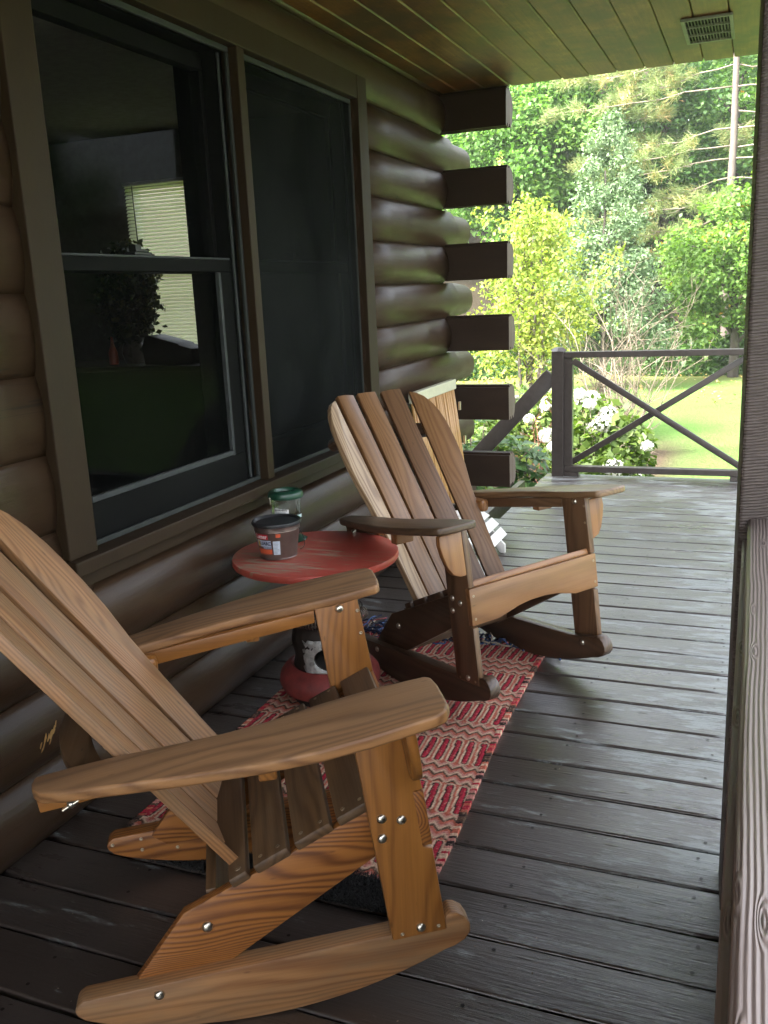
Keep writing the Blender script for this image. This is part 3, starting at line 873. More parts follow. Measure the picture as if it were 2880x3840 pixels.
# ------------------------------------------------------------------ rocking chairs
def build_chair(loc, yaw, roll, mats, label, cz):
    """chair frame: u forward, v to its left, z up"""
    R = empty('rocking_chair', loc, (roll, 0, yaw))
    tag(R, label, 'rocking chair', 'wooden rocking chairs on the porch')
    HW = 0.2755
    TH, KB = mats['theta'], 1.27
    UB = mats['ub']
    U = Vector((1, 0, 0)); V = Vector((0, 1, 0)); Z = Vector((0, 0, 1))
    bolts = {}
    def bolt(parent, p, n, r=0.0105, kind='bolt'):
        key = (kind, r)
        if key not in bolts:
            bm = bmesh.new()
            if kind == 'bolt':
                bm_lathe(bm, [(r, 0), (r * 0.98, r * 0.18), (r * 0.75, r * 0.45), (r * 0.4, r * 0.60), (0, r * 0.64)], seg=14)
            else:
                bm_lathe(bm, [(r, 0), (r, r * 0.10), (r * 0.45, r * 0.10), (r * 0.40, -r * 0.1), (0, -r * 0.1)], seg=10)
            bmesh.ops.recalc_face_normals(bm, faces=bm.faces)
            o = mesh_obj(kind, bm, M['steel'] if kind == 'bolt' else M['brass_screw'], parent)
            bolts[key] = o
        else:
            o = bolts[key].copy(); COL.objects.link(o); o.parent = parent
        o.location = p
        o.rotation_mode = 'QUATERNION'; o.rotation_quaternion = Vector(n).to_track_quat('Z', 'Y')
        return o
    RR, U0 = 0.895, -0.319
    def bot(u): return RR - math.sqrt(RR * RR - (u - U0) ** 2)
    rock = [(u, bot(u)) for u in np.linspace(-0.585, 0.045, 26)]
    rock += [(0.066, 0.083), (0.086, 0.094), (0.097, 0.110), (0.096, 0.127), (0.086, 0.145), (0.072, 0.155), (0.058, 0.158), (0.049, 0.151)]
    rock += [(-0.06, 0.130), (-0.20, 0.122), (-0.35, 0.114), (-0.50, 0.104), (-0.617, 0.096), (-0.628, 0.088), (-0.634, 0.076), (-0.630, 0.066), (-0.618, 0.054)]
    legp = [(-0.0545, 0.119), (0.050, 0.1255), (0.0275, 0.3045), (0.0105, 0.3085), (-0.0045, 0.4240), (0.0120, 0.4270), (-0.0180, 0.6205), (-0.1180, 0.6045)]
    stringer = [(-0.5305, 0.0930), (-0.497, 0.066), (-0.418, 0.071), (-0.350, 0.112), (-0.010, 0.322), (-0.010, 0.417), (-0.093, 0.378), (-0.4303, 0.2240)]
    def armz(u): return 0.634 + 0.156 * u
    for s in (-1, 1):
        ro = s * HW
        # rocker: thick plank, let in for the leg (outside) and the seat rail (inside)
        v0 = ro - s * 0.003
        rk = board('rocker', rock, 0.042, (0, v0, 0), U, Z, mats['rocker'], R, 0.004) if s < 0 else board('rocker', rock, 0.042, (0, v0 - 0.0, 0), U, Z, mats['rocker_far'], R, 0.004)
        # board() extrudes along U x Z = -V
        if s < 0: rk.location = (0, 0.042, 0)
        lg = board('leg', legp, 0.022, (0, ro if s > 0 else ro + 0.022, 0), U, Z, mats['leg'] if s < 0 else mats['leg_far'], R, 0.003, along=1)
        st = board('seat_rail', stringer, 0.022, (0, s * (HW - 0.030) if s > 0 else -(HW - 0.030) + 0.022, 0), U, Z, mats['rail'], R, 0.003)
        # arm support under the arm, inside the leg line
        sup = [(-0.118, armz(-0.118) - 0.0225), (-0.645, armz(-0.645) - 0.0225), (-0.641, armz(-0.641) - 0.056), (-0.60, armz(-0.60) - 0.057), (-0.118, armz(-0.118) - 0.053)]
        board('arm_support', sup, 0.020, (0, s * (HW - 0.002) if s > 0 else -(HW - 0.002) + 0.020, 0), U, Z, mats['support'], R, 0.003)
        # armrest
        ea = Vector((1, 0, 0.156)).normalized()
        k = math.sqrt(1 + 0.156 ** 2)
        outl = [(0.026, 0.256), (0.036, 0.266), (0.040, 0.30), (0.040, 0.375), (0.030, 0.398), (0.010, 0.408), (-0.10, 0.417), (-0.18, 0.417), (-0.28, 0.404), (-0.40, 0.377), (-0.50, 0.350), (-0.60, 0.322), (-0.630, 0.308), (-0.645, 0.290), (-0.650, 0.268), (-0.648, 0.246), (-0.58, 0.245), (-0.50, 0.249), (-0.42, 0.259), (-0.33, 0.269), (-0.25, 0.268), (-0.15, 0.254), (-0.06, 0.249)]
        pts = [(u * k, s * v) for u, v in outl]
        eb = V
        am = board('armrest', pts, -0.0225, (0, 0, 0.634), ea, eb, mats['arm'] if s < 0 else mats['arm_far'], R, 0.006, seg=3)
        # bracket under the arm, on the outer face of the leg near its front edge
        cb = [(0.0, 0.606), (0.084, 0.606), (0.086, 0.577), (0.078, 0.542), (0.064, 0.505), (0.048, 0.484), (0.022, 0.474), (0.0, 0.474)]
        board('arm_bracket', [(s * a, z) for a, z in cb], 0.019 * -s, (0.062, ro + s * 0.0005, -0.003), V * 1, Vector((-0.16, 0, 1)), mats['bracket'], R, 0.003, along=1)
        # small block under the arm and bracket that carries the back
        box('arm_block', -0.277, -0.246, min(s * 0.276, s * 0.345), max(s * 0.276, s * 0.345), 0.523, 0.5725, mats['bracket'], R, 0.004)
        box('back_cleat', -0.565, -0.475, min(s * 0.215, s * 0.2525), max(s * 0.215, s * 0.2525), 0.488, 0.535, mats['bracket'], R, 0.012)
        # bolts
        for (u, z) in ((-0.0650, 0.379), (-0.0288, 0.3715), (-0.0652, 0.339), (0.0, 0.1395)):
            bolt(lg, (u, ro + s * 0.0002, z), (0, s, 0), 0.0092)
        for (u, z) in ((-0.036, 0.131), (0.034, 0.137)):
            bolt(lg, (u, ro + s * 0.0008, z), (0, s, 0), 0.0042, 'screw')
        bolt(lg, (-0.060, ro - s * 0.0222, 0.5915), (0, -s, 0), 0.0095)
        for (u, z) in ((-0.018, 0.583), (-0.0125, 0.5275)):
            bolt(lg, (u, ro - s * 0.0228, z), (0, -s, 0), 0.0045, 'screw')
        bolt(st, (-0.3907, s * (HW - 0.0295), 0.190), (0, s, 0), 0.0105)
        bolt(rk, (-0.4856, ro - s * 0.0025 - (0.042 if s < 0 else 0), 0.0846), (0, s, 0), 0.0095)
        bolt(rk, (-0.470, ro - s * 0.0455 - (0.042 if s < 0 else 0), 0.098), (0, -s, 0), 0.010)
        bolt(rk, (-0.001, ro - s * 0.0455 - (0.042 if s < 0 else 0), 0.118), (0, -s, 0), 0.009)
        for (u, z) in ((-0.620, 0.080), (-0.555, 0.086), (-0.555, 0.058), (-0.475, 0.052)):
            bolt(rk, (u, ro - s * 0.0456 - (0.042 if s < 0 else 0), z), (0, -s, 0), 0.0045, 'screw')
    bm = bmesh.new()
    bm_lathe(bm, [(0.0, 0.012), (0.006, 0.011), (0.007, 0.0), (0.011, -0.001), (0.0, -0.001)], (0, 0, 0), 12)
    for sg in (-1, 1):
        bm_box(bm, 0.004, 0.017, -0.0015, 0.0015, 0.002, 0.012, 0, 0.001, Matrix.Rotation(0.5 if sg > 0 else math.pi + 0.5, 4, 'Z'))
    bmesh.ops.recalc_face_normals(bm, faces=bm.faces)
    wn = mesh_obj('wing_nut', bm, M['steel'], R)
    wn.location = (-0.588, -HW + 0.0015, 0.492); wn.rotation_euler = (math.pi / 2, 0, 0)
    # front apron, let into both legs
    ap = [(-HW, 0.0), (-0.170, 0.0), (-0.125, 0.010), (-0.081, 0.020), (-0.03, 0.0255), (0.03, 0.0255), (0.081, 0.020), (0.125, 0.010), (0.170, 0.0), (HW, 0.0), (HW, 0.1135), (-HW, 0.1135)]
    apo = board('apron', ap, 0.0205, (0.0075, 0, 0.3100), V, Vector((-0.125, 0, 1)), mats['apron'], R, 0.0025)
    for v in (-0.262, 0.262):
        for z in (0.022, 0.092):
            bolt(apo, (0.0285 - 0.125 * z, v, 0.310 + z), (1, 0, 0.125), 0.0042, 'screw')
    # seat slats
    n = Vector((-0.47, 0, 1)).normalized(); e = Vector((1, 0, 0.47)).normalized(); k = 1 / e.x
    for i, (a, b2) in enumerate(((-0.338, -0.304), (-0.292, -0.228), (-0.216, -0.148), (-0.137, -0.073), (-0.061, 0.0065))):
        hw = 0.2525
        if i == 0:
            pts = [(a * k, -hw)]
            for v in np.linspace(-0.235, 0.235, 17):
                uu = UB - 0.004 + 1.27 * v * v + 0.012
                pts.append((min(uu, a + 0.0) * k if abs(v) < 0.2 else a * k, v))
            pts.append((a * k, hw)); pts += [(b2 * k, hw), (b2 * k, -hw)]
        else:
            pts = [(a * k, -hw), (a * k, hw), (b2 * k, hw), (b2 * k, -hw)]
        if i == 4:
            pts = [(a * k, -hw), (a * k, hw), (b2 * k, hw), (b2 * k, -hw)]
        O = Vector((0, 0, 0.378 + 0.47 * 0.093 + 0.0005))
        sl = board('seat_slat', pts, 0.021, O, e, V, mats['seat'] if i < 4 else mats['seat_front'], R, 0.005, along=1)
        if i < 4:
            for v in (-0.235, 0.235):
                for u in ((a + 0.016), (b2 - 0.016)):
                    if i == 0 and u < -0.32: u = -0.316
                    bolt(sl, O + e * (u * k) + V * v + n * 0.0215, n, 0.0042, 'screw')
    # back: five flat slats set round a shallow curve, fanning upward
    sth, cth = math.sin(TH), math.cos(TH)
    dn = Vector((-sth, 0, cth))
    def cen(i, s): f = s / 0.8; return i * (0.0925 + 0.0143 * f)
    half, hb = 0.0412, 0.0432
    top = lambda v: 0.811 - 0.0 if abs(v) < 0.15 else 0.811 - 0.6 * (abs(v) - 0.15) ** 1.5
    for i in (-2, -1, 0, 1, 2):
        vc0, vc1 = cen(i, 0.0), cen(i, 0.8)
        O = Vector((UB + KB * vc0 ** 2, vc0, 0.27))
        Ot = Vector((UB - 0.8 * sth + KB * vc1 ** 2, vc1, 0.27 + 0.8 * cth))
        ea = (Ot - O).normalized()
        vm = (vc0 + vc1) / 2
        eb = Vector((2 * KB * vm, 1, 0)).normalized()
        if abs(i) < 2:
            t0 = 0.811 if i == 0 else 0.8105
            pts = [(-0.020, -hb), (t0 - (0.004 if i < 0 else 0), -half), (t0 + 0.001, 0), (t0 - (0.004 if i > 0 else 0), half), (-0.020, hb)]
        else:
            g = 1 if i > 0 else -1
            vv = [(-0.028, half - 0.016), (0.12, half - 0.015), (0.25, half - 0.010), (0.36, half - 0.003), (0.45, half + 0.010), (0.52, half + 0.014), (0.58, half + 0.0135), (0.635, half + 0.010), (0.685, half + 0.002), (0.73, half - 0.013), (0.765, half - 0.033), (0.788, half - 0.056), (0.800, half - 0.079)]
            pts = [(-0.028, -hb * g)] + [(a, b2 * g) for a, b2 in vv] + [(0.801, -half * g)]
        mt = mats['slats'][i + 2]
        sl = board('back_slat', pts, -0.021, O, ea, eb, mt, R, 0.0035)
        nn = ea.cross(eb).normalized()
        for (a, b2) in ((0.345, -0.020), (0.345, 0.020), (0.655 if abs(i) == 2 else 0.645, 0.0)):
            bolt(sl, O + ea * a + eb * b2 + nn * 0.0006, nn, 0.0046, 'screw')
    # curved braces behind the slats, rounded ends
    vv = list(np.linspace(-0.25, 0.25, 21))
    uf = UB - (0.235 / cth) * sth - 0.0275
    pts = [(uf + KB * v * v, v) for v in vv] + [(-0.645 + 1.3 * v * v - 0.0, v) for v in reversed(vv)]
    board('back_brace', pts, 0.022, (0, 0, 0.489), U, V, mats['brace'], R, 0.003, along=1)
    for (s0, hgt, hw) in ((0.655, 0.050, 0.225),):
        bm = bmesh.new()
        ring = []
        N = 24
        for j in range(N + 1):
            v = -hw + 2 * hw * j / N
            q = min(1.0, (hw - abs(v)) / 0.03)
            hh = hgt * (0.25 + 0.75 * math.sqrt(max(0, 1 - (1 - q) ** 2))) / 2
            u = UB - s0 * sth + KB * v * v
            z = 0.27 + s0 * cth
            nb = Vector((-cth, 2 * KB * v * 0.8, -sth)).normalized()
            p = Vector((u, v, z)) + nb * 0.0235
            row = [p - dn * hh, p + dn * hh, p + dn * hh + nb * 0.03, p - dn * hh + nb * 0.03]
            ring.append([bm.verts.new(x) for x in row])
        for a, b2 in zip(ring, ring[1:]):
            for j in range(4): bm.faces.new((a[j], a[(j + 1) % 4], b2[(j + 1) % 4], b2[j]))
        bm.faces.new(ring[0]); bm.faces.new(list(reversed(ring[-1])))
        bmesh.ops.recalc_face_normals(bm, faces=bm.faces)
        o = mesh_obj('back_brace', bm, mats['brace'], R)
        add_gc(o)
        smooth_by_angle(o, 40)
    # lower cross board between the seat rails
    board('cross_board', [(-0.222, 0), (0.222, 0), (0.222, 0.145), (-0.222, 0.145)], 0.02, (-0.375, 0, 0.105), V, Vector((-0.10, 0, 1)), mats['cross'], R, 0.003)
    return R

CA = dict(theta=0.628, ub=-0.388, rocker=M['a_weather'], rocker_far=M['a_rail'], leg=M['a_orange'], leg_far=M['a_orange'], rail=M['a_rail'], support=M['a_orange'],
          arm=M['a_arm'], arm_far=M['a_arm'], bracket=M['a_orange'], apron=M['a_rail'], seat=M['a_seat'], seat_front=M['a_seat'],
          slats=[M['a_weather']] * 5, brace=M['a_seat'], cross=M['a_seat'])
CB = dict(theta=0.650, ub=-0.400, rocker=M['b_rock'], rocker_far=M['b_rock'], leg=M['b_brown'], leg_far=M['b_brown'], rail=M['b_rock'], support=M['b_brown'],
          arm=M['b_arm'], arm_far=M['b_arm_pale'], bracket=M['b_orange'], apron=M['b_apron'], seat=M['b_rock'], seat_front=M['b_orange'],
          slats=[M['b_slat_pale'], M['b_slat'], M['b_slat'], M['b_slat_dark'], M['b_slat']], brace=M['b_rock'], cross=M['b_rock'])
build_chair((-0.675, 1.610, 0.004), 0.559, 0.010, CA, 'weathered orange-brown slatted rocking chair with silvered armrests, nearest the camera', 0)
build_chair((-0.613, 2.698, 0.009), -0.565, 0.0, CB, 'darker brown slatted rocking chair turned toward the camera beside the red round table', 0)

# ------------------------------------------------------------------ red round table on an old heater stand
def build_table():
    T = empty('round_table', (-1.256, 2.524, 0))
    tag(T, 'round red table with worn paint on an old iron heater stand', 'table')
    b = NB('red_worn_paint')
    g = b.n('ShaderNodeTexCoord').outputs['Object']
    st, _ = b.noise(b.vmul(g, (5, 110, 1)), 1.0, 4, 0.7)
    bl, _ = b.noise(b.vmul(g, (1, 1, 0)), 6.0, 5, 0.65)
    pt, _ = b.noise(b.vmul(g, (6, 75, 1)), 1.2, 7, 0.78)
    c = b.ramp(b.math('ADD', b.math('MULTIPLY', st, 0.4), b.math('MULTIPLY', bl, 0.6)), [(0.3, (0.42, 0.055, 0.038)), (0.75, (0.56, 0.105, 0.072))])
    sp = b.n('ShaderNodeSeparateXYZ'); b.set(sp.inputs[0], g)
    dx = b.n('ShaderNodeVectorMath', operation='DISTANCE'); b.set(dx.inputs[0], g); dx.inputs[1].default_value = (-0.16, -0.10, 0.5)
    near = b.ramp(dx.outputs[1], [(0.02, 1.0), (0.30, 0.0)])
    t = b.math('ADD', b.math('ADD', b.math('MULTIPLY', pt, 0.75), b.math('MULTIPLY', st, 0.25)), b.math('MULTIPLY', near, 0.10))
    nz = b.n('ShaderNodeSeparateXYZ'); b.set(nz.inputs[0], b.n('ShaderNodeNewGeometry').outputs['Normal'])
    t = b.math('SUBTRACT', t, b.math('MULTIPLY', b.math('SUBTRACT', 1.0, nz.outputs[2]), 0.08))
    wm = b.ramp(t, [(0.565, 0.0), (0.60, 1.0)])
    c = b.mix(wm, c, b.mix(st, (0.30, 0.20, 0.13), (0.46, 0.35, 0.24)))
    du, _ = b.noise(g, 9, 3)
    c = b.mix(b.math('MULTIPLY', b.math('MULTIPLY', near, 0.5), du), c, (0.20, 0.13, 0.09))
    m = b.done(b.bsdf(c, b.math('MULTIPLY_ADD', wm, 0.25, 0.38), b.bump(b.math('ADD', st, b.math('MULTIPLY', wm, -0.4)), 0.3, 0.002)))
    lathe('table_top', [(0, 0.476), (0.260, 0.476), (0.265, 0.478), (0.267, 0.482), (0.267, 0.494), (0.265, 0.4985), (0.260, 0.500), (0.10, 0.5005), (0, 0.5005)], m, T, c=(-0.022, -0.008, 0), seg=96)
    iron = mat_plain('old_iron', (0.026, 0.018, 0.014), 0.6, 0.2, 0.35, 60, 0.3)
    redb = mat_plain('red_iron', (0.19, 0.032, 0.027), 0.55, 0.0, 0.35, 25, 0.2)
    lathe('stand_pole', [(0.030, 0.25), (0.030, 0.455), (0.10, 0.463), (0.10, 0.4755), (0, 0.4755)], M['rail_paint'], T)
    lathe('stand_foot', [(0, 0.002), (0.125, 0.002), (0.125, 0.034), (0, 0.034)], iron, T, seg=48)
    lathe('stand_base', [(0, 0.030), (0.13, 0.030), (0.158, 0.046), (0.168, 0.072), (0.163, 0.098), (0.145, 0.120), (0.126, 0.130), (0.120, 0.126), (0.110, 0.122), (0, 0.122)], redb, T, seg=64)
    # heater drum with an oval opening facing the camera, framed by a torn silver plate
    ph0 = math.atan2(-2.52, 1.268) + 0.10
    def drum(name, rad, p0, p1, zs, hole, mat, thick, ragged=False):
        n = int((p1 - p0) / 0.045); bm = bmesh.new()
        rr = random.Random(5)
        hz, hzr, hpr = 0.175, 0.040, 0.54
        V2 = {}
        def vert(i, j):
            if (i, j) in V2: return V2[i, j]
            p = p0 + (p1 - p0) * i / n; z = zs[j]
            # pull the grid to the opening
            dp, dz = (p - ph0) / hpr, (z - hz) / hzr
            d = math.hypot(dp, dz)
            if hole and 1e-6 < d < 1.32:
                s = 1.0 / d if d < 1.15 else 1.0
                if d < 1.15: p, z = ph0 + (p - ph0) * s, hz + (z - hz) * s
            if ragged and (j in (0, len(zs) - 1) or i in (0, n)):
                z += rr.uniform(-0.006, 0.006); p += rr.uniform(-0.05, 0.05)
            rz = rad + (0.004 * math.sin((z - 0.08) * 60) if not ragged else rr.uniform(-0.0008, 0.0008))
            V2[i, j] = bm.verts.new((rz * math.cos(p), rz * math.sin(p), z)); return V2[i, j]
        full = p1 - p0 > 6.2
        for i in range(n):
            for j in range(len(zs) - 1):
                pm = p0 + (p1 - p0) * (i + 0.5) / n; zm = (zs[j] + zs[j + 1]) / 2
                if hole and math.hypot((pm - ph0) / hpr, (zm - hz) / hzr) < 1.0: continue
                i2 = (i + 1) % n if full else i + 1
                f = bm.faces.new((vert(i, j), vert(i2, j), vert(i2, j + 1), vert(i, j + 1))); f.smooth = True
        bmesh.ops.remove_doubles(bm, verts=bm.verts, dist=0.0004)
        bmesh.ops.recalc_face_normals(bm, faces=bm.faces)
        o = mesh_obj(name, bm, mat, T)
        md = o.modifiers.new('thick', 'SOLIDIFY'); md.thickness = thick; md.offset = 0
        return o
    drum('stand_drum', 0.114, -math.pi, math.pi + 0.0001, [0.124 + 0.0078 * k for k in range(25)], True, iron, 0.003)
    sil = mat_plain('torn_silver_plate', (0.42, 0.42, 0.40), 0.45, 0.55, 0.35, 70, 0.8)
    drum('opening_plate', 0.1182, ph0 - 0.84, ph0 + 0.84, [0.122 + 0.0074 * k for k in range(16)], True, sil, 0.0025, True)
    lathe('drum_lid', [(0.115, 0.310), (0.112, 0.318), (0.09, 0.324), (0.03, 0.328)], iron, T)
    lathe('drum_floor', [(0.112, 0.126), (0, 0.126)], mat_plain('ash', (0.06, 0.055, 0.05), 0.9), T)
    bm = bmesh.new(); pts = []
    for t in np.linspace(-1.15, 1.15, 30 * 10):
        a = ph0 + t; w = t / 2.3 * 30 * 2 * math.pi
        rad = 0.125 + 0.015 * math.cos(w); pts.append((rad * math.cos(a), rad * math.sin(a), 0.300 + 0.020 * math.sin(w)))
    bm_tube(bm, pts, 0.0022, 5)
    mesh_obj('spring_handle', bm, mat_plain('spring_wire', (0.13, 0.10, 0.08), 0.45, 0.6), T)
    bm = bmesh.new(); bm_tube(bm, [(-0.205, 0.0, 0.476), (-0.21, 0.0, 0.43), (-0.19, -0.005, 0.40)], 0.004, 6)
    mesh_obj('wire_hook', bm, M['black_hw'], T)
build_table()

def text_on_cylinder(body, size, phi, z, rad, mat, parent, name, squash=1.0, tilt=0.0, bold=0.0, cxy=(0, 0)):
    cu = bpy.data.curves.new('lettering', 'FONT'); cu.body = body; cu.size = size
    cu.align_x = 'CENTER'; cu.align_y = 'CENTER'; cu.extrude = 0.0; cu.offset = bold; cu.resolution_u = 3
    tmp = bpy.data.objects.new('lettering', cu); COL.objects.link(tmp)
    dg = bpy.context.evaluated_depsgraph_get()
    me = bpy.data.meshes.new_from_object(tmp.evaluated_get(dg))
    bpy.data.objects.remove(tmp); bpy.data.curves.remove(cu)
    for v in me.vertices:
        x, y = v.co.x * squash, v.co.y + v.co.x * tilt
        zz = z + y; r = rad(zz); p = phi + x / r
        v.co = (cxy[0] + r * math.cos(p), cxy[1] + r * math.sin(p), zz)
    me.name = name; me.materials.clear(); me.materials.append(mat)
    return link(bpy.data.objects.new(name, me), parent)
def patch_on_cylinder(name, p0, p1, z0, z1, rad, mat, parent, n=10, cut=0.0):
    bm = bmesh.new()
    def P(p, z): r = rad(z); return bm.verts.new((r * math.cos(p), r * math.sin(p), z))
    a = [P(p0 + (p1 - p0) * i / n, z0) for i in range(n + 1)]
    b2 = [P(p0 + (p1 - p0) * i / n, z1 - cut * (i / n)) for i in range(n + 1)]
    for i in range(n): bm.faces.new((a[i], a[i + 1], b2[i + 1], b2[i])).smooth = True
    return mesh_obj(name, bm, mat, parent)

def build_bucket():
    B2 = empty('candle_bucket', (-1.374, 2.447, 0.5008))
    tag(B2, 'dark metal candle bucket with black lid and printed label, on the red table', 'bucket')
    met = mat_plain('bucket_metal', (0.19, 0.145, 0.125), 0.36, 0.7, 0.10, 40)
    R0, R1, H = 0.0585, 0.0745, 0.112
    lathe('pail', [(0, 0.0015), (R0 - 0.003, 0.0), (R0, 0.001), (R0 + 0.0012, 0.003), (R0, 0.005), (R0 + (R1 - R0) * 0.8, H * 0.80), (R0 + (R1 - R0) * 0.82 + 0.001, H * 0.82), (R0 + (R1 - R0) * 0.84, H * 0.84), (R1 - 0.001, H * 0.94), (R1 + 0.0015, H * 0.95), (R1 + 0.002, H * 0.97), (R1, H)], met, B2, seg=64)
    lathe('lid', [(R1 + 0.0035, H - 0.004), (R1 + 0.0042, H + 0.002), (R1 + 0.003, H + 0.006), (R1 - 0.002, H + 0.0075), (R1 - 0.006, H + 0.004), (R1 - 0.009, H + 0.001), (0.03, H + 0.0005), (0, H + 0.0005)], mat_plain('lid_black', (0.022, 0.022, 0.024), 0.38, 0.1), B2, seg=64)
    rad = lambda z: R0 + (R1 - R0) * (z / H) + 0.0009
    rad2 = lambda z: rad(z) + 0.0006
    f = math.atan2(-2.447, 1.374)
    dg = math.radians
    inkw = mat_plain('ink_white', (0.78, 0.76, 0.74), 0.5, var=0.02); inkr = mat_plain('ink_red', (0.55, 0.035, 0.05), 0.45, var=0.05)
    inkb = mat_plain('ink_blueblack', (0.02, 0.025, 0.05), 0.45); inkg = mat_plain('ink_grey_blue', (0.42, 0.47, 0.58), 0.5); inko = mat_plain('ink_orange', (0.62, 0.11, 0.045), 0.5, var=0.05); inky = mat_plain('ink_gold', (0.55, 0.38, 0.05), 0.5)
    lab = patch_on_cylinder('label', f + dg(-72), f + dg(-26), 0.070, 0.0865, rad, inkr, B2)
    def on(name, *a): return patch_on_cylinder(name, *a, lab)
    on('label_band', f + dg(-66), f + dg(-19), 0.046, 0.0665, rad, inkg)
    on('label_strip', f + dg(-64), f + dg(-18), 0.0225, 0.038, rad, inko)
    on('label_strip', f + dg(-44), f + dg(-19), 0.0392, 0.0455, rad, inkg)
    on('label_line', f + dg(-62), f + dg(-19), 0.0195, 0.0205, rad, inko)
    on('label_panel', f + dg(-14), f + dg(5), 0.020, 0.065, rad, mat_plain('ink_panel', (0.55, 0.62, 0.70), 0.5, var=0.03))
    on('price_tag', f + dg(-5), f + dg(7), 0.077, 0.0885, rad, inko, )
    r2 = random.Random(2)
    for i in range(9):
        on('panel_line', f + dg(-12.5), f + dg(3 - r2.uniform(0, 6)), 0.0235 + 0.0045 * i, 0.0246 + 0.0045 * i, rad2, mat_plain('ink_grey', (0.22, 0.24, 0.28), 0.5) if i == 0 else bpy.data.materials['ink_grey'])
    text_on_cylinder('Cutter', 0.0185, f + dg(-49), 0.0785, rad2, inkw, lab, 'lettering', 1.0, 0.0, 0.0004)
    text_on_cylinder('GUARD', 0.0155, f + dg(-39), 0.0565, rad2, inkb, lab, 'lettering', 1.0, 0.0, 0.0004)
    text_on_cylinder('CANDLE', 0.0072, f + dg(-31), 0.0424, rad2, inkb, lab, 'lettering', 0.9)
    on('label_flame', f + dg(-60), f + dg(-54), 0.047, 0.066, rad2, inky)
    bm = bmesh.new()
    a0 = f + dg(62)
    pts = []
    for t in np.linspace(0, 1, 14):
        a = a0 + dg(20) * t * 0 + dg(8) * math.sin(t * math.pi)
        rr = rad(H * 0.84) + 0.004 + 0.012 * math.sin(t * math.pi)
        pts.append((rr * math.cos(a), rr * math.sin(a), H * 0.86 - 0.070 * math.sin(t * math.pi * 0.5)))
    bm_tube(bm, pts, 0.0011, 6)
    mesh_obj('wire_bail', bm, M['black_hw'], B2)
build_bucket()

def build_feeder():
    F2 = empty('bird_feeder', (-1.436, 2.632, 0.5008))
    tag(F2, 'clear plastic feeder with green lid and flared green base, behind the bucket', 'feeder')
    gm = mat_plain('green_plastic', (0.008, 0.052, 0.028), 0.35, 0.0, 0.1, 40, 0, 0.2)
    lathe('base', [(0, 0), (0.064, 0.0), (0.066, 0.002), (0.058, 0.007), (0.034, 0.012), (0.029, 0.020), (0.030, 0.030), (0.026, 0.036), (0.020, 0.040), (0.019, 0.052), (0.017, 0.053)], gm, F2, seg=10)
    lathe('bottle', [(0.020, 0.050), (0.021, 0.058), (0.032, 0.072), (0.046, 0.080), (0.049, 0.088), (0.049, 0.118), (0.0495, 0.121), (0.0505, 0.124), (0.0515, 0.150), (0.0505, 0.150), (0.048, 0.120), (0.047, 0.088), (0.044, 0.082), (0.030, 0.074), (0.0195, 0.059), (0.018, 0.052)], M['clear'], F2, seg=48)
    lathe('lid', [(0.0525, 0.146), (0.0590, 0.148), (0.0605, 0.156), (0.057, 0.166), (0.050, 0.171), (0.040, 0.172), (0.037, 0.168), (0.036, 0.160), (0, 0.160)], gm, F2, seg=48)
    lathe('lid_window', [(0.036, 0.1625), (0.020, 0.1655), (0, 0.166)], M['clear'], F2)
    f = math.atan2(-2.632, 1.436); dg = math.radians
    wl = mat_plain('label_white', (0.78, 0.78, 0.76), 0.5, var=0.03)
    rad = lambda z: 0.0512; rad2 = lambda z: 0.0517
    lb = patch_on_cylinder('warning_label', f + dg(-50), f + dg(8), 0.098, 0.120, rad, wl, F2, 12, 0.006)
    blk = mat_plain('ink_black', (0.02, 0.02, 0.02), 0.5)
    text_on_cylinder('WARNING', 0.0088, f + dg(-22), 0.1125, rad2, blk, lb, 'lettering', 1.0, 0, 0.0002)
    bm = bmesh.new()
    bm.faces.new([bm.verts.new((0.0517 * math.cos(f + dg(a)), 0.0517 * math.sin(f + dg(a)), z)) for a, z in ((-47, 0.1085), (-40, 0.1085), (-43.5, 0.1165))])
    mesh_obj('warning_sign', bm, blk, lb)
    for i in range(2):
        patch_on_cylinder('label_line', f + dg(-46), f + dg(-4), 0.1015 + 0.0032 * i, 0.1026 + 0.0032 * i, rad2, bpy.data.materials['ink_grey'], lb)
    patch_on_cylinder('blue_band', f + dg(-75), f + dg(75), 0.079, 0.0905, lambda z: 0.0508, mat_plain('band_blue_white', (0.55, 0.68, 0.70), 0.45), F2, 20)
    patch_on_cylinder('red_band', f + dg(-75), f + dg(75), 0.069, 0.0735, lambda z: 0.036, mat_plain('band_pink', (0.45, 0.16, 0.11), 0.5), F2, 20)
    bm = bmesh.new()
    a = f + dg(-58)
    bm_tube(bm, [(0.061 * math.cos(a), 0.061 * math.sin(a), 0.155), (0.060 * math.cos(a - .05), 0.060 * math.sin(a - .05), 0.13), (0.056 * math.cos(a - .12), 0.056 * math.sin(a - .12), 0.10)], 0.0009, 5)
    bm_lathe(bm, [(0, -0.004), (0.004, 0), (0, 0.004)], (0.062 * math.cos(a), 0.062 * math.sin(a), 0.153), 10)
    mesh_obj('wire_hanger', bm, M['steel'], F2)
build_feeder()

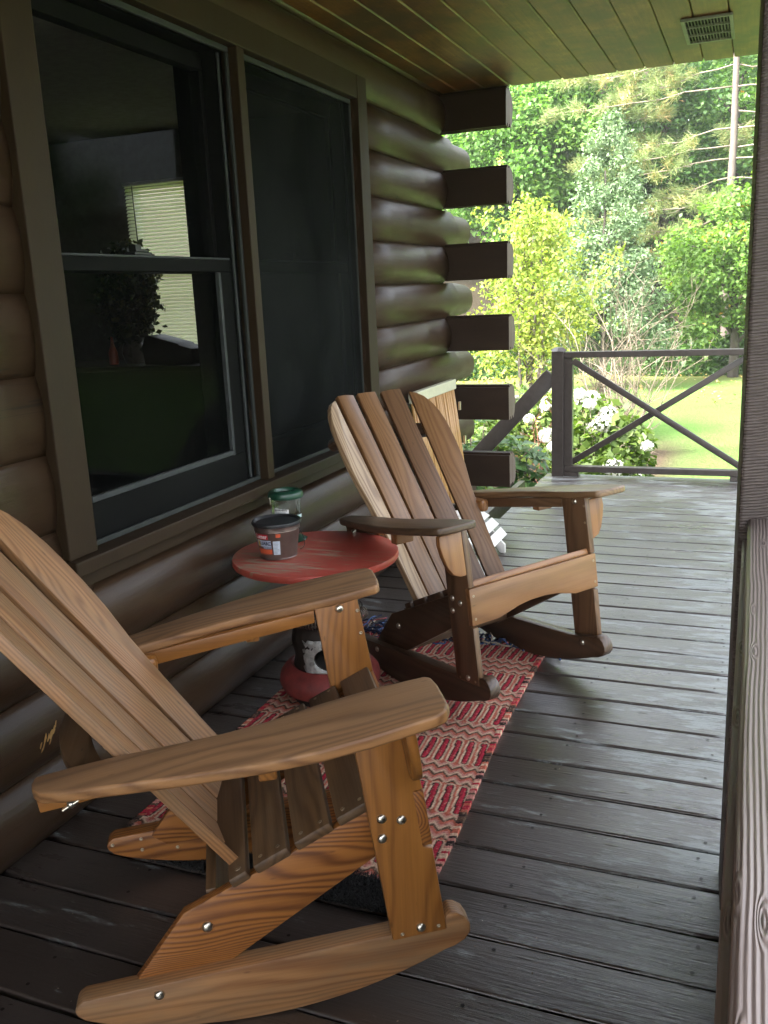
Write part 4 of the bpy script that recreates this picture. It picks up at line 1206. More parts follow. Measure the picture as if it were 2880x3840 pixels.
# ------------------------------------------------------------------ woven rug
def build_rug():
    y0, y1, x0, x1 = 1.655, 3.075, -1.43, -0.645
    nx, ny = 262, 474
    r = np.random.default_rng(4)
    X = np.linspace(x0, x1, nx); Y = np.linspace(y0, y1, ny)
    GX, GY = np.meshgrid(X, Y)
    ex = (GX - x0) / (x1 - x0)
    skew = 0.004 * np.sin(GY * 4.0) * ex + (lambda q: q * q * (3 - 2 * q))(np.clip((2.45 - GY) / 0.75, 0, 1)) * 0.030 * ex
    PX = GX + skew + 0.0
    PY = GY + 0.012 * np.sin(GX * 7 + 1) * (GY - 2.3) * 0.3
    s = 0.0385
    wob = 0.003 * np.sin(GY * 23 + GX * 4)
    U = GX + wob
    t = np.mod(GY - 1.945 + 0.006 * np.sin(GX * 11), 0.247)
    col = np.zeros((ny, nx, 3)); hgt = np.zeros((ny, nx))
    red = np.array([0.40, 0.030, 0.050]); cream = np.array([0.60, 0.40, 0.28]); salmon = np.array([0.48, 0.13, 0.085]); dark = np.array([0.040, 0.026, 0.024]); brown = np.array([0.11, 0.066, 0.046]); pink = np.array([0.52, 0.22, 0.18])
    # zigzag rows everywhere first
    tz = np.where(t > 0.140, t - 0.140, t + 0.107)
    tri = np.abs(np.mod(U / s, 1.0) - 0.5) * 2
    q = (tz + 0.022 * tri) / 0.0100
    qi = np.floor(q).astype(int) % 4; qf = q - np.floor(q)
    for i, c in enumerate((salmon, brown, cream, pink)): col[qi == i] = c
    hgt = 0.0022 * np.sin(np.pi * qf)
    # tall ovals
    inb = t < 0.140
    k = np.mod(U / s, 1.0) - 0.5; dx = np.abs(k) * s
    dy = np.maximum(np.abs(t - 0.070) - 0.056, 0)
    d = np.hypot(dx, dy * 1.0)
    oc = np.zeros_like(col); oc[:] = cream
    oc[d < 0.0100] = dark; oc[d < 0.0064] = red
    oc[(d > 0.0160)] = salmon
    col[inb] = oc[inb]
    band = np.where(d < 0.0070, np.cos(d / 0.0070 * 1.3), np.abs(np.sin((d - 0.007) / 0.0045 * np.pi)))
    hgt = np.where(inb, 0.0026 * band, hgt)
    # bound edges
    eb = (GX > x1 - 0.017) | (GX < x0 + 0.017)
    tw = np.floor((GY + np.abs(GX - x1) * 0.35) / 0.0105).astype(int)
    pal = np.array([salmon, dark, cream, pink, red, brown])
    hsh = np.mod(tw * 7 + (tw * tw) % 5, 6)
    col[eb] = pal[hsh][eb]
    fr = np.mod((GY + np.abs(GX - x1) * 0.35) / 0.0105, 1.0)
    hgt = np.where(eb, 0.004 * np.sin(np.pi * fr), hgt)
    # yarn: short stitches along the weft
    stitch = 0.5 + 0.5 * np.sin(GY / 0.0060 * 2 * np.pi + np.floor(GX / 0.0045) * np.pi)
    hgt += 0.0012 * stitch
    col *= (0.72 + 0.36 * stitch)[..., None]
    col *= r.uniform(0.70, 1.25, (ny, nx, 1))
    swap = r.random((ny, nx)) < 0.07
    col[swap] = col[swap] * 0.5 + cream * 0.4
    und = 0.0025 * np.sin(GX * 9 + GY * 6) * np.sin(GY * 8)
    Zc = 0.0075 + hgt + np.maximum(und, -0.002) + r.normal(0, 0.0004, (ny, nx))
    V2 = np.stack([PX + r.normal(0, 0.0004, PX.shape), PY, Zc], 2).reshape(-1, 3)
    idx = np.arange(nx * ny).reshape(ny, nx)
    quads = np.stack([idx[:-1, :-1], idx[:-1, 1:], idx[1:, 1:], idx[1:, :-1]], 2).reshape(-1, 4)
    me = bpy.data.meshes.new('rug')
    # skirt down to the floor
    per = np.concatenate([idx[0, :], idx[1:, -1], idx[-1, -2::-1], idx[-2:0:-1, 0]])
    low = V2[per].copy(); low[:, 2] = 0.0008
    VV = np.concatenate([V2, low]); m0 = len(V2); npn = len(per)
    sk = np.stack([per, m0 + np.arange(npn), m0 + (np.arange(npn) + 1) % npn, np.roll(per, -1)], 1)
    quads = np.concatenate([quads, sk])
    me.vertices.add(len(VV)); me.vertices.foreach_set('co', VV.astype(np.float32).ravel())
    me.loops.add(len(quads) * 4); me.loops.foreach_set('vertex_index', quads.astype(np.int32).ravel())
    me.polygons.add(len(quads)); me.polygons.foreach_set('loop_start', np.arange(0, len(quads) * 4, 4, dtype=np.int32)); me.polygons.foreach_set('loop_total', np.full(len(quads), 4, dtype=np.int32))
    me.update(calc_edges=True)
    cc = np.concatenate([col.reshape(-1, 3), col.reshape(-1, 3)[per]]); cc = np.concatenate([cc, np.ones((len(cc), 1))], 1)
    at = me.color_attributes.new('yarn', 'FLOAT_COLOR', 'POINT'); at.data.foreach_set('color', cc.astype(np.float32).ravel())
    b = NB('rug_yarn'); a = b.attr('yarn').outputs['Color']
    m = b.done(b.bsdf(a, 0.95, spec=0.1))
    me.materials.append(m)
    o = link(bpy.data.objects.new('rug', me))
    tag(o, 'red, cream and brown woven rug with zigzag and oval rows under the chairs', 'rug')
    # fringe: loose knotted yarns at the far end
    rr = random.Random(9); bm = bmesh.new()
    mats = [mat_plain('yarn_navy', (0.020, 0.024, 0.055), 0.95), mat_plain('yarn_cream', (0.42, 0.34, 0.25), 0.95), mat_plain('yarn_blue', (0.045, 0.085, 0.20), 0.95), mat_plain('yarn_pink', (0.38, 0.11, 0.11), 0.95)]
    for i in range(260):
        x = rr.uniform(x0 - 0.01, x1 + 0.0); L = rr.uniform(0.05, 0.15) * (1.3 if x < -1.2 else 1)
        a = rr.gauss(math.pi / 2, 0.5); p = Vector((x, y1 - 0.012, rr.uniform(0.006, 0.014))); pts = [p.copy()]
        for k2 in range(5):
            a += rr.gauss(0, 0.5); p = p + Vector((math.cos(a) * L / 5, math.sin(a) * L / 5, 0)); p.z = max(0.004, p.z + rr.gauss(0.001, 0.004)); pts.append(p.copy())
        bm_tube(bm, pts, rr.uniform(0.0022, 0.0042), 5, rr.choices((0, 1, 2, 3), (5, 2, 3, 1.5))[0])
    mesh_obj('fringe', bm, mats, o)
build_rug()

def fuzz(name, x0, x1, y0, y1, h, n, mat, seed, L=0.014):
    r = np.random.default_rng(seed)
    P = np.stack([r.uniform(x0, x1, n), r.uniform(y0, y1, n), np.full(n, h)], 1)
    d = r.normal(0, 0.6, (n, 3)); d[:, 2] = np.abs(d[:, 2]) + 0.4; d /= np.linalg.norm(d, axis=1)[:, None]
    sd = np.cross(d, r.normal(0, 1, (n, 3))); sd /= np.linalg.norm(sd, axis=1)[:, None]
    l = r.uniform(0.5, 1, (n, 1)) * L; w = 0.0011
    Q = np.stack([P - sd * w, P + sd * w, P + d * l + sd * w * 0.4, P + d * l - sd * w * 0.4], 1)
    return Q
def build_mat():
    m = mat_plain('black_pile', (0.022, 0.021, 0.020), 0.95, var=0.4, nscale=200)
    bm = bmesh.new(); rr = random.Random(6)
    xs = np.linspace(-1.38, -0.655, 60)
    yb = [1.556 - 0.022 * math.sin((x + 0.66) * 4) + rr.uniform(-0.004, 0.004) for x in xs]
    a = [bm.verts.new((x, y, 0.001)) for x, y in zip(xs, yb)]; b2 = [bm.verts.new((x, y + 0.006, 0.010)) for x, y in zip(xs, yb)]; c = [bm.verts.new((x, 1.70, 0.0065)) for x in xs]
    for i in range(len(xs) - 1):
        bm.faces.new((a[i], a[i + 1], b2[i + 1], b2[i])); bm.faces.new((b2[i], b2[i + 1], c[i + 1], c[i]))
    o = mesh_obj('mat', bm, m)
    tag(o, 'fuzzy black mat edge showing under the near end of the rug', 'mat')
    Q = fuzz('pile', -1.38, -0.655, 1.548, 1.66, 0.007, 22000, m, 3)
    quads_mesh('pile', Q, m, o)
build_mat()

# ------------------------------------------------------------------ bamboo folding chair against the wall
def build_bamboo():
    B2 = empty('folding_chair', (-1.42, 4.28, 0))
    tag(B2, 'low folding chair with a bamboo back, cream top rail and white slatted seat', 'chair')
    inv = Matrix.Translation(B2.location).inverted()
    def add(o): o.parent = B2; o.matrix_parent_inverse = inv; return o
    cr = mat_plain('cream_paint', (0.52, 0.50, 0.36), 0.5, 0, 0.06)
    add(box('top_rail', -1.478, -1.446, 3.955, 4.60, 0.790, 0.842, cr, bevel=0.004))
    bmb = mat_paint('bamboo', (0.33, 0.17, 0.055), (0.52, 0.30, 0.11), 0.4, 0.1, (1, 1, 0.15), 60)
    rr = random.Random(8)
    N = 34
    bm = None
    for i in range(N):
        y = 3.965 + 0.625 * i / (N - 1)
        bm = bmesh.new()
        j = rr.uniform(-0.004, 0.004)
        zb = 0.16 + rr.uniform(-0.01, 0.01)
        pts = [(-1.462 + j, y, 0.80), (-1.43 + j, y + rr.uniform(-.003, .003), 0.55), (-1.385 + j, y, zb)]
        bm_tube(bm, pts, [0.0085, 0.0088, 0.0082], 8)
        add(mesh_obj('bamboo_stick', bm, bmb))
    for z, x in ((0.70, -1.437), (0.52, -1.413), (0.2, -1.382)):
        add(box('metal_clip', x, x + 0.012, 4.595, 4.612, z - 0.022, z + 0.022, M['steel'], bevel=0.002))
    wh = mat_plain('white_slat', (0.74, 0.71, 0.66), 0.5, 0, 0.05)
    for (x, z, ang) in ((-1.335, 0.212, 8), (-1.282, 0.204, 12), (-1.228, 0.184, 30), (-1.180, 0.146, 42), (-1.138, 0.098, 48)):
        ea = Vector((math.cos(math.radians(ang)), 0, -math.sin(math.radians(ang))))
        add(board('seat_slat', [(-0.025, -0.21), (0.025, -0.21), (0.025, 0.23), (-0.025, 0.23)], 0.012, (x, 4.10, z), ea, (0, 1, 0), wh, None, 0.002, along=1))
    for y in (3.91, 4.295):
        add(board('seat_side', [(-1.40, 0.19), (-1.33, 0.197), (-1.235, 0.172), (-1.185, 0.130), (-1.142, 0.075), (-1.112, 0.045), (-1.112, 0.0), (-1.135, 0.0), (-1.20, 0.085), (-1.27, 0.13), (-1.38, 0.15)], 0.018, (0, y, 0.001), (1, 0, 0), (0, 0, 1), wh, None, 0.002))
        add(board('leg', [(-1.392, 0.0), (-1.362, 0.0), (-1.375, 0.19), (-1.405, 0.19)], 0.018, (0, y + 0.022, 0.001), (1, 0, 0), (0, 0, 1), wh, None, 0.002))
build_bamboo()

# ------------------------------------------------------------------ inside the room
def build_inside():
    # window frame in the end wall and its blind
    fw = empty('far_window', ((WX0 + WX1) / 2, 4.9, 1.49)); hp(fw)
    inv = Matrix.Translation(fw.location).inverted()
    bm = bmesh.new()
    for q in ((WX0, WX0 + 0.03, 4.88, 4.95, WZ0, WZ1), (WX1 - 0.03, WX1, 4.88, 4.95, WZ0, WZ1), (WX0 + 0.03, WX1 - 0.03, 4.88, 4.95, WZ0, WZ0 + 0.03), (WX0 + 0.03, WX1 - 0.03, 4.88, 4.95, WZ1 - 0.03, WZ1), (WX0 + 0.03, WX1 - 0.03, 4.89, 4.93, 1.47, 1.505)): bm_box(bm, *q)
    o = mesh_obj('frame', bm, M['white'], fw); o.matrix_parent_inverse = inv
    bl = NB('blind_vinyl')
    df = bl.n('ShaderNodeBsdfDiffuse'); df.inputs[0].default_value = (0.75, 0.75, 0.68, 1)
    tr = bl.n('ShaderNodeBsdfTranslucent'); tr.inputs[0].default_value = (0.92, 0.92, 0.82, 1)
    mx = bl.n('ShaderNodeMixShader'); mx.inputs[0].default_value = 0.75
    bl.t.links.new(df.outputs[0], mx.inputs[1]); bl.t.links.new(tr.outputs[0], mx.inputs[2])
    bm_ = bl.done(mx.outputs[0])
    B2 = empty('window_blind', ((WX0 + WX1) / 2, 4.85, 2.0))
    tag(B2, 'pale slatted blind glowing with daylight at the far window inside the cabin', 'blind')
    inv2 = Matrix.Translation(B2.location).inverted()
    bm = bmesh.new()
    z = 0.985
    while z < 1.99:
        mt = Matrix.Translation((0, 4.835, z)) @ Matrix.Rotation(math.radians(44), 4, 'X') @ Matrix.Translation((0, -4.835, -z))
        bm_box(bm, WX0 + 0.008, WX1 - 0.008, 4.835 - 0.0125, 4.835 + 0.0125, z - 0.0004, z + 0.0004, 0, 0, mt)
        z += 0.0205
    o = mesh_obj('slats', bm, bm_, B2); o.matrix_parent_inverse = inv2; o['kind'] = 'stuff'
    o = box('head_rail', WX0 + 0.004, WX1 - 0.004, 4.815, 4.848, 1.992, 2.012, M['white'], B2, 0.002); o.matrix_parent_inverse = inv2
    bm = bmesh.new(); bm_tube(bm, [(WX0 + 0.075, 4.815, 1.99), (WX0 + 0.082, 4.814, 1.45)], 0.004, 6)
    o = mesh_obj('tilt_wand', bm, M['black_hw'], B2); o.matrix_parent_inverse = inv2
    # sideboard under it with a bouquet, a candle and a box
    dk = mat_plain('dark_wood', (0.007, 0.005, 0.004), 0.6, spec=0.1)
    S2 = empty('sideboard', (-3.45, 4.55, 0))
    tag(S2, 'dark wooden sideboard below the far window inside the cabin', 'sideboard')
    inv3 = Matrix.Translation(S2.location).inverted()
    for nm, q in (('top', (-4.15, -2.75, 4.30, 4.80, 0.925, 0.955)), ('body', (-4.10, -2.80, 4.33, 4.80, 0.08, 0.9245)), ('plinth', (-4.08, -2.82, 4.36, 4.80, 0.0, 0.0795))):
        o = box(nm, *q, dk, S2, 0.003); o.matrix_parent_inverse = inv3
    PX, PY, PZ = -3.43, 4.55, 0.956
    P2 = empty('potted_plant', (PX, PY, PZ))
    tag(P2, 'dark bushy bouquet in a vase silhouetted against the bright blind', 'plant')
    lathe('vase', [(0, 0), (0.055, 0), (0.06, 0.01), (0.075, 0.06), (0.07, 0.10), (0.05, 0.135), (0.058, 0.15), (0.05, 0.15), (0.045, 0.13), (0, 0.12)], mat_plain('vase_glaze', (0.10, 0.085, 0.06), 0.3), P2)
    r = np.random.default_rng(31)
    N = 4600
    cen = np.array([(0, 0, 0.42), (-0.09, 0, 0.52), (0.05, 0, 0.50), (0.085, 0, 0.33), (-0.13, 0, 0.36), (0.02, 0, 0.60), (0.04, 0, 0.25), (-0.05, 0, 0.26), (0.10, 0, 0.44), (-0.02, 0, 0.20)])
    ci = r.integers(0, len(cen), N)
    C = cen[ci] + r.normal(0, 0.045, (N, 3))
    Q = leaf_quads(C, 0.042, 0.030, r, up=0.3)
    quads_mesh('leaves', Q, mat_leaf('bouquet_leaf', [(0.0, (0.02, 0.028, 0.012)), (0.8, (0.06, 0.06, 0.025)), (1.0, (0.16, 0.14, 0.06))], 0.2), P2, r.random(N))
    C2 = lathe('candle', [(0, 0), (0.026, 0), (0.028, 0.02), (0.026, 0.07), (0.012, 0.11), (0.006, 0.16), (0, 0.162)], mat_plain('orange_glass', (0.50, 0.075, 0.022), 0.3), None)
    C2.location = (-3.525, 4.47, 0.956)
    tag(C2, 'small orange-red bottle beside the bouquet inside the cabin', 'bottle')
    bm = bmesh.new()
    pr = [(-3.255, 0.0), (-2.93, 0.0), (-2.93, 0.085), (-3.01, 0.105), (-3.02, 0.115), (-3.215, 0.165), (-3.24, 0.16), (-3.265, 0.10)]
    X2 = board('box', pr, 0.16, (0, 4.56, 0.956), (1, 0, 0), (0, 0, 1), mat_plain('box_dark', (0.03, 0.027, 0.024), 0.6), None, 0.004)
    tag(X2, 'dark angular box with a sloping lid in front of the bright blind', 'box')

# ------------------------------------------------------------------ plants
def leaf_quads(C, L, Wd, r, up=0.6, outward=None, ow=0.5):
    N = len(C)
    n = r.normal(0, 1, (N, 3)) * 0.6
    n[:, 2] += up
    if outward is not None: n += outward * ow
    n /= np.linalg.norm(n, axis=1)[:, None] + 1e-9
    t = np.cross(n, r.normal(0, 1, (N, 3))); t /= np.linalg.norm(t, axis=1)[:, None] + 1e-9
    b = np.cross(n, t)
    s = r.uniform(0.65, 1.25, (N, 1))
    droop = -n * 0.18 * L * s
    return np.stack([C - t * L * 0.5 * s, C + b * Wd * 0.5 * s + n * 0.06 * L, C + t * L * 0.5 * s + droop, C - b * Wd * 0.5 * s + n * 0.06 * L], 1)
def blob_points(cen, rad, n, r, flat=0.6, shell=0.45):
    d = r.normal(0, 1, (n, 3)); d /= np.linalg.norm(d, axis=1)[:, None]
    q = r.uniform(shell ** 3, 1, (n, 1)) ** (1 / 3)
    off = d * q * rad; off[:, 2] *= flat
    return cen + off, d
def crown_leaves(blobs, per, L, Wd, r, flat=0.6, up=0.55, shell=0.45, ragged=0.15):
    Cs, Ds, Rr2 = [], [], []
    for (c, rad) in blobs:
        n = int(per * (rad ** 2))
        P, d = blob_points(np.asarray(c), rad, n, r, flat, shell)
        P += r.normal(0, ragged * rad, P.shape)
        Cs.append(P); Ds.append(d)
        Rr2.append(np.clip(r.normal(r.uniform(0.3, 0.7), 0.18, n), 0, 1))
    C = np.concatenate(Cs); D = np.concatenate(Ds)
    return leaf_quads(C, L, Wd, r, up, D, 0.5), np.concatenate(Rr2)
build_inside()

G = (1.0, 1.0, 1.0)
LM = {}
LM['lime'] = mat_leaf('leaf_lime', [(0.0, (0.1035, 0.1725, 0.0207)), (0.45, (0.253, 0.322, 0.0575)), (0.8, (0.414, 0.437, 0.115)), (1.0, (0.598, 0.575, 0.253))], 0.45, tmul=(1.2, 1.3, 0.7))
LM['silver'] = mat_leaf('leaf_silver', [(0.0, (0.077, 0.132, 0.0605)), (0.5, (0.165, 0.2475, 0.1265)), (1.0, (0.286, 0.374, 0.209))], 0.3, tmul=(1.1, 1.2, 0.8), rough=0.7)
LM['maple'] = mat_leaf('leaf_maple', [(0.0, (0.0585, 0.13, 0.026)), (0.5, (0.13, 0.26, 0.0585)), (1.0, (0.247, 0.377, 0.104))], 0.4)
LM['mid'] = mat_leaf('leaf_mid', [(0.0, (0.0585, 0.1235, 0.0234)), (0.6, (0.143, 0.247, 0.052)), (0.93, (0.221, 0.312, 0.078)), (0.97, (0.468, 0.364, 0.039)), (1.0, (0.52, 0.286, 0.039))], 0.4)
LM['dark'] = mat_leaf('leaf_dark', [(0.0, (0.0297, 0.0783, 0.0189)), (0.6, (0.0675, 0.1553, 0.0378)), (1.0, (0.135, 0.243, 0.0607))], 0.35)
LM['bright'] = mat_leaf('leaf_bright', [(0.0, (0.084, 0.156, 0.018)), (0.6, (0.18, 0.276, 0.036)), (1.0, (0.312, 0.384, 0.072))], 0.45)
LM['needle'] = mat_leaf('pine_needle', [(0.0, (0.1035, 0.161, 0.046)), (0.6, (0.207, 0.2702, 0.092)), (0.85, (0.3105, 0.3105, 0.115)), (1.0, (0.391, 0.253, 0.1035))], 0.25, tmul=(1.1, 1.1, 0.7))
LM['rhodo'] = mat_leaf('leaf_rhododendron', [(0.0, (0.022, 0.055, 0.014)), (0.6, (0.05, 0.11, 0.025)), (0.95, (0.09, 0.16, 0.045)), (1.0, (0.30, 0.30, 0.05))], 0.25, 0.28)
LM['hyd'] = mat_leaf('leaf_hydrangea', [(0.0, (0.05, 0.09, 0.015)), (1.0, (0.14, 0.20, 0.045))], 0.35)
LM['petal'] = mat_leaf('petal_white', [(0.0, (0.62, 0.60, 0.50)), (1.0, (0.80, 0.79, 0.76))], 0.35, tmul=(1, 1, 1))
LM['ivy'] = mat_leaf('leaf_ivy', [(0.0, (0.020, 0.055, 0.010)), (1.0, (0.065, 0.13, 0.025))], 0.3)
M['bark'] = mat_paint('bark_grey', (0.10, 0.085, 0.068), (0.22, 0.19, 0.155), 0.85, 0.8, (1, 1, 0.25), 18)
M['bark_dark'] = mat_paint('bark_dark', (0.035, 0.028, 0.022), (0.08, 0.065, 0.052), 0.9, 0.8, (1, 1, 0.25), 18)
M['bark_pine'] = mat_paint('bark_pine', (0.085, 0.066, 0.055), (0.17, 0.135, 0.115), 0.85, 0.8, (1, 1, 0.4), 14)
M['twig'] = mat_plain('twig_tan', (0.22, 0.175, 0.125), 0.8)
M['pine_twig'] = mat_plain('pine_twig', (0.24, 0.195, 0.145), 0.8)
M['twig_red'] = mat_plain('twig_reddish', (0.20, 0.085, 0.05), 0.8)

def limb_tree(name, base, label, group, blobs, leafmat, L, Wd, per, seed, trunk_r, trunk_top, bark='bark', flat=0.6, up=0.55, shell=0.45, cat='tree', stems=1, ragged=0.15, limbs=10):
    r = np.random.default_rng(seed); rr = random.Random(seed)
    T = empty(name, base); tag(T, label, cat, group)
    bm = bmesh.new()
    for s in range(stems):
        ox, oy = (0, 0) if stems == 1 else (rr.uniform(-.12, .12) * 2, rr.uniform(-.12, .12))
        tx, ty = rr.uniform(-.12, .12) * trunk_top * 0.4, rr.uniform(-.1, .1) * trunk_top * 0.3
        n = 7
        pts = [(ox + tx * (i / n) ** 1.5 + rr.uniform(-.03, .03), oy + ty * i / n, trunk_top * i / n - 0.1) for i in range(n + 1)]
        bm_tube(bm, pts, [trunk_r * (1.15 - 0.85 * i / n) for i in range(n + 1)], 7)
    order = sorted(range(len(blobs)), key=lambda q: -blobs[q][1])[:limbs]
    for q in order:
        c, rad = blobs[q]
        h = min(trunk_top * 0.92, max(0.15 * trunk_top, c[2] - rad * 0.8 - 0.25 * math.hypot(c[0], c[1])))
        f = h / trunk_top
        p0 = Vector((tx * f ** 1.5, ty * f, h)); p1 = Vector(c)
        m = (p0 + p1) / 2 + Vector((0, 0, 0.12 * (p1 - p0).length))
        bm_tube(bm, [p0, (p0 + m) / 2 + Vector((0, 0, .02)), m, (m + p1) / 2, p1], [trunk_r * 0.45, trunk_r * 0.36, trunk_r * 0.27, trunk_r * 0.18, trunk_r * 0.08], 5)
    mesh_obj('trunk', bm, M[bark], T)
    Q, lc = crown_leaves(blobs, per, L, Wd, r, flat, up, shell, ragged)
    quads_mesh('crown', Q, leafmat, T, lc)
    return T

def ell_blobs(c, rx, ry, rz, n, rb, seed, taper=0.0, hollow=0.55):
    """clump centres spread through an egg-shaped crown"""
    rr = random.Random(seed); out = []
    while len(out) < n:
        x, y, z = rr.uniform(-1, 1), rr.uniform(-1, 1), rr.uniform(-1, 1)
        d = x * x + y * y + z * z
        if d > 1 or d < hollow ** 2: continue
        k = 1 - taper * (z + 1) / 2
        out.append(((c[0] + x * rx * k, c[1] + y * ry * k, c[2] + z * rz), rb * rr.uniform(0.65, 1.3)))
    return out

# lime shrub close to the deck
b1 = ell_blobs((0.05, 0, 1.75), 0.78, 0.6, 1.30, 70, 0.20, 5, 0.45, 0.2)
b1 += [((-0.55 + 0.05 * i, 0.05, 2.75 + 0.13 * i), 0.13 - 0.014 * i) for i in range(6)]
b1 += [((0.55 + 0.10 * i, 0.1, 1.55 + 0.14 * i), 0.17 - 0.012 * i) for i in range(6)] + [((0.3, 0, 2.1 + 0.14 * i), 0.16 - 0.02 * i) for i in range(5)] + [((-0.1 + .03 * i, 0, 2.5 + 0.13 * i), 0.16 - 0.02 * i) for i in range(4)]
limb_tree('lime_shrub', (-2.55, 11.0, -0.62), 'airy yellow-lime leaved shrub just beyond the squared log ends', 'shrubs beyond the deck', b1, LM['lime'], 0.064, 0.036, 2400, 41, 0.028, 2.6, 'bark', 0.8, 0.35, 0.1, 'shrub', 4, 0.45, 26)
# silver-leaved tree behind it
b2 = []
rr = random.Random(12)
for i in range(120):
    z = rr.uniform(0.0, 1.0); w = 1.02 * (1 - z) ** 0.62 * (0.55 + 0.45 * rr.random()) + 0.04
    a = rr.uniform(0, 2 * math.pi)
    b2.append(((w * math.cos(a) + 0.05, w * math.sin(a) * 0.8, 0.75 + 3.95 * z), 0.30 * (1 - 0.55 * z) * rr.uniform(0.7, 1.25)))
limb_tree('silver_tree', (-2.55, 17.0, -0.62), 'tall silvery green pyramidal tree behind the lime shrub', 'trees at the lawn edge', b2, LM['silver'], 0.075, 0.036, 4200, 42, 0.045, 3.9, 'bark_dark', 0.75, 0.4, 0.15, ragged=0.3, limbs=40)
# right-hand broadleaf tree with low boughs
b3 = ell_blobs((0.15, 0, 2.25), 1.75, 1.5, 1.25, 95, 0.36, 7, 0.25, 0.3)
b3 += [((-0.75 + rr.uniform(-.3, .3), -1.0, 0.85 + rr.uniform(-.1, .25)), 0.24) for _ in range(6)] + [((0.85 + rr.uniform(-.4, .4), -1.0, 0.95 + rr.uniform(-.15, .3)), 0.26) for _ in range(7)]
limb_tree('broadleaf_tree', (-0.35, 19.3, -0.62), 'spreading green tree with yellowing lower boughs behind the deck railing', 'trees at the lawn edge', b3, LM['mid'], 0.095, 0.062, 1500, 43, 0.10, 2.6, 'bark_dark', 0.5, 0.7, 0.3, ragged=0.25, limbs=26)
# maple behind the log ends
b4 = ell_blobs((0, 0, 4.6), 2.6, 2.2, 2.7, 120, 0.62, 9, 0.35, 0.45)
limb_tree('maple_tree', (-5.6, 24.0, ground_z(-5.6, 24) - 0.1), 'bright green leafy maple rising above the lime shrub', 'trees at the lawn edge', b4, LM['maple'], 0.13, 0.085, 1000, 44, 0.16, 5.2, 'bark_dark', 0.45, 0.8, 0.4, ragged=0.25, limbs=30)
# bright tree at the right edge
b5 = ell_blobs((0.0, 0, 4.2), 1.5, 1.4, 2.2, 70, 0.45, 19, 0.2, 0.4)
limb_tree('bright_tree', (1.45, 24.0, ground_z(1.45, 24.0) - 0.1), 'bright yellow-green young tree half hidden by the porch post', 'trees at the lawn edge', b5, LM['bright'], 0.12, 0.085, 900, 45, 0.09, 4.5, 'bark', 0.5, 0.7, 0.4, ragged=0.25, limbs=20)

# woods up the slope: each tree on its own
specs = [(-9.5, 27, 8.5, 2.6), (-6.9, 29, 9.0, 2.5), (-4.4, 27.5, 7.2, 2.2), (-2.4, 27, 6.3, 2.1), (-0.7, 28.5, 7.2, 2.2), (1.4, 27.5, 7.6, 2.3), (3.6, 26, 7.5, 2.4), (6.2, 28, 8.5, 2.6), (-12.5, 30, 9.5, 2.9),
         (-10.2, 34, 10.5, 2.9), (-7.4, 35, 11.0, 2.9), (-4.9, 34, 10.2, 2.7), (-2.6, 34.5, 10.0, 2.7), (-0.2, 34, 10.2, 2.7), (2.4, 35, 10.8, 2.8), (5.4, 34.5, 11, 2.9), (9.0, 33, 11, 3.0),
         (-13, 41, 12.5, 3.3), (-9, 42, 13.0, 3.3), (-5.4, 42, 13, 3.3), (-1.6, 41.5, 13, 3.3), (2.2, 42, 13, 3.3), (6.5, 42, 13, 3.4), (11, 41, 13, 3.5), (-17, 37, 12, 3.3), (-16, 29, 9, 2.8), (10, 28, 9, 2.8)]
specs += [(25, 6, 6, 2.6), (26, 11, 6.5, 2.7), (24, 16, 6.5, 2.7), (22, 20.5, 7, 2.8), (18, 24.5, 8, 3.0), (27, 1, 6, 2.7), (28, -5, 6, 3.0)]
shade = ['deep green broadleaf tree in the woods', 'dense dark green tree in the woods', 'tall leafy green tree in the woods']
labels_w = ['at the far left of the woods', 'behind the bright maple', 'left of the thin pine trunk', 'between the two pine trunks', 'directly behind the main pine', 'right of the main pine', 'behind the bright young tree', 'at the right end of the woods', 'beyond the cabin wall']
for i, (x, y, h, rw) in enumerate(specs):
    gz = ground_z(x, y) - 0.1
    hh = h - max(0, gz) * 0.25
    if i < 27: hh = min(hh, 1.3 + (0.25 + 0.02 * math.sin(i * 2.3)) * y - gz)
    bl = ell_blobs((0, 0, hh * 0.56), rw * 0.95, rw * 0.85, hh * 0.47, 62, rw * 0.27, 100 + i, 0.4, 0.5)
    row = 'front row of the woods' if i < 9 else ('second row up the wooded slope' if i < 17 else ('back row on top of the wooded slope' if i < 27 else 'row beyond the open side of the porch'))
    n_in = i if i < 9 else (i - 9 if i < 17 else (i - 17 if i < 27 else i - 27))
    ordw = ['first', 'second', 'third', 'fourth', 'fifth', 'sixth', 'seventh', 'eighth', 'ninth', 'tenth'][n_in]
    lm = LM['dark'] if i % 3 != 1 else LM['maple']
    if i >= 9 and i % 2: lm = LM['mid'] if i % 4 == 1 else LM['dark']
    limb_tree('woodland_tree', (x, y, gz), '%s leafy tree, %s in the %s' % ('dark green' if lm is LM['dark'] else 'mid green', ordw, row), 'trees of the woods', bl, lm, 0.15 if y < 33 else 0.21, 0.10 if y < 33 else 0.14, 330 if y < 33 else 150, 200 + i, 0.15, hh * 0.75, 'bark_dark', 0.45, 0.8, 0.45, ragged=0.25, limbs=8)

